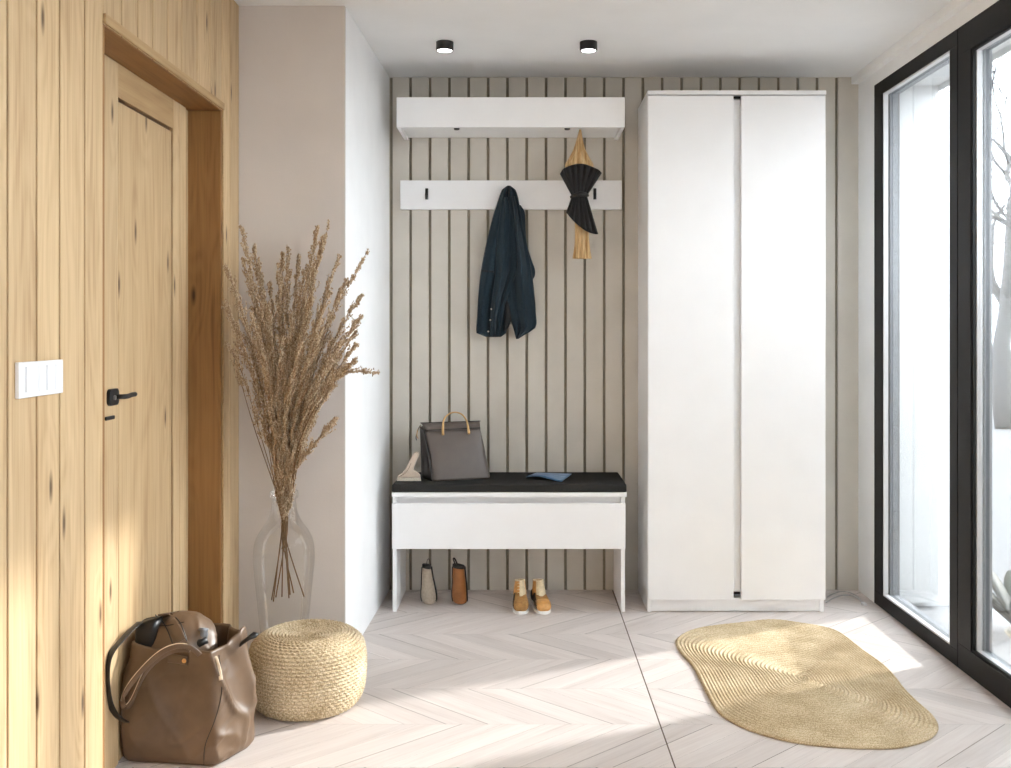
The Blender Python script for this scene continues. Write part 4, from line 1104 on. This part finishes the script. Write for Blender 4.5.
# front tab with rivet
tb_ = smooth3(cs([(168, 658), (176, 659), (187, 661)], 10, [bb], .006), 2)
tbo = MB().ribbon(tb_, .026, .004, (0, -.1, 1)).build('front_tab', M['bag'], bg, smooth=True, bevel=0)
c = cast([bb], 184, 661, .012); MB().tube([c, c + Vector((0, .006, 0))], .0065, 16).build('rivet', M['gold'], tbo)
# pale strap on the right side
MB().ribbon(smooth3(cs([(205, 643), (211, 648), (216, 658), (219, 668), (221, 680)], 18, [bb], .005), 3), .011, .003, (1, 0, -.3)).build('side_strap', M['strap_edge'], bg, smooth=True)
# black buckle with crumpled steel clasp, dark fabric at the corner
c = P(201, 641, 2.93); mm = MB(); mm.tube([c + Vector((-.020, 0, -.008)), c + Vector((0, -.01, -.003)), c + Vector((.018, 0, .004))], [.010, .014, .011], 10); mm.build('buckle', M['lead_black'], bg, smooth=True)
c = P(203, 634, 2.93); mm = MB()
rings = [[c + Vector((r * math.cos(a) * (1 + .25 * math.sin(3 * a)), r * math.sin(a) * .7, z)) for a in [2 * PI * k / 18 for k in range(18)]] for r, z in ((.003, -.020), (.010, -.014), (.013, -.002), (.011, .008), (.016, .014), (.006, .018))]
mm.loft(rings).build('clasp', M['grey_profile'], bg, smooth=True)
mm = MB(); pts = smooth3([P(238, 648, 2.96), P(243, 642, 2.95), P(249, 637, 2.95), P(255, 636, 2.96), P(259, 634, 2.97)], 1)
mm.tube(pts, [.003, .008, .0065, .010, .003], 10)
mm.v = [tuple(Vector(p) + Vector((noise.noise(Vector(p) * 90), noise.noise(Vector(p) * 90 + Vector((5, 0, 0))), noise.noise(Vector(p) * 90 + Vector((0, 9, 0))))) * .006) for p in mm.v]; mm.build('corner_scarf', M['lead_black'], bg, smooth=True)
# black pocket and strap at the back left
mm = MB(); rings = []
for i in range(12):
    t = i / 11; z = lerp(.12, .405, t); wx = lerp(.03, .034, t); r = []
    for j in range(16):
        a = 2 * PI * j / 16; c_, s2 = math.cos(a), math.sin(a)
        r.append(Vector((-1.130 + wx * math.copysign(abs(c_) ** .5, c_) + .02 * t, 2.93 + .035 * math.copysign(abs(s2) ** .5, s2), z + .01 * c_ * t)))
    rings.append(r)
mm.loft(rings).build('back_pocket', M['lead_black'], bg, smooth=True)
sp = smooth3([P(140, 622, 2.90), P(130, 630, 2.86), P(120, 642, 2.82), P(111, 652, 2.78), P(106, 660, 2.765), P(106, 685, 2.77), P(109, 706, 2.78), P(117, 718, 2.80), P(126, 722, 2.83)], 1)
MB().ribbon(spline(sp, 40), .026, .004, (1, -.5, .2)).build('shoulder_strap', M['lead_black'], bg, smooth=True)

# ---------------------------------------------------------------- cable by the window
cb = empty('power_cable', G(845, 600)); tag(cb, 'thin pale grey cable curling on the floor beside the wardrobe', 'cable')
a_ = [G(826, 603.5), G(835, 600), G(845, 598.5), G(856, 600), G(863, 604.5)]
b_2 = [G(827, 598), G(838, 594.6), G(848, 595.5), G(857, 599), G(864, 604)]
for pp, lift in ((a_, .004), (b_2, .004)):
    MB().tube([p + Vector((0, 0, lift + .012 * math.sin(PI * k / 29))) for k, p in enumerate(spline(pp, 30))], .0030, 6).build('cord', M['cable'], cb, smooth=True)
MB().box(G(863.5, 605).x - .008, G(863.5, 605).x + .010, G(863.5, 605).y - .02, G(863.5, 605).y + .012, 0.0005, .012).build('plug', M['switch'], cb, bevel=.002)

# ---------------------------------------------------------------- light
W = bpy.data.worlds.new('overcast_sky'); S.world = W; W.use_nodes = True
nt = W.node_tree; bgd = nt.nodes['Background']; bgd.inputs[0].default_value = (0.87, 0.935, 1.0, 1); bgd.inputs[1].default_value = 9.0
sd = bpy.data.lights.new('sun', 'SUN'); sd.energy = 4.2; sd.angle = math.radians(2.3); sd.color = (1.0, 0.985, 0.96)
so = bpy.data.objects.new('sun', sd); COL.objects.link(so)
d = Vector((-2.0, -1.0, -1.09)); so.rotation_euler = d.to_track_quat('-Z', 'Y').to_euler(); so.location = (6, 7, 5)

# ---------------------------------------------------------------- camera
cd = bpy.data.cameras.new('camera'); cam = bpy.data.objects.new('camera', cd); COL.objects.link(cam)
cd.sensor_width = 36; cd.lens = 36 * F / 1011; cd.sensor_fit = 'HORIZONTAL'
cd.shift_x = (505.5 - VX) / 1011; cd.shift_y = -(384 - VY) / 1011
cam.location = (0, 0, CH); cam.rotation_euler = (PI / 2, 0, 0); cd.clip_start = .02; cd.clip_end = 200
S.camera = cam
S.view_settings.view_transform = 'Standard'; S.view_settings.look = 'None'; S.view_settings.gamma = 1; S.view_settings.use_curve_mapping = False
S.view_settings.exposure = 0.42
S.cycles.use_denoising = True
S.cycles.max_bounces = 12; S.cycles.diffuse_bounces = 6; S.cycles.transparent_max_bounces = 16
S.cycles.sample_clamp_indirect = 8
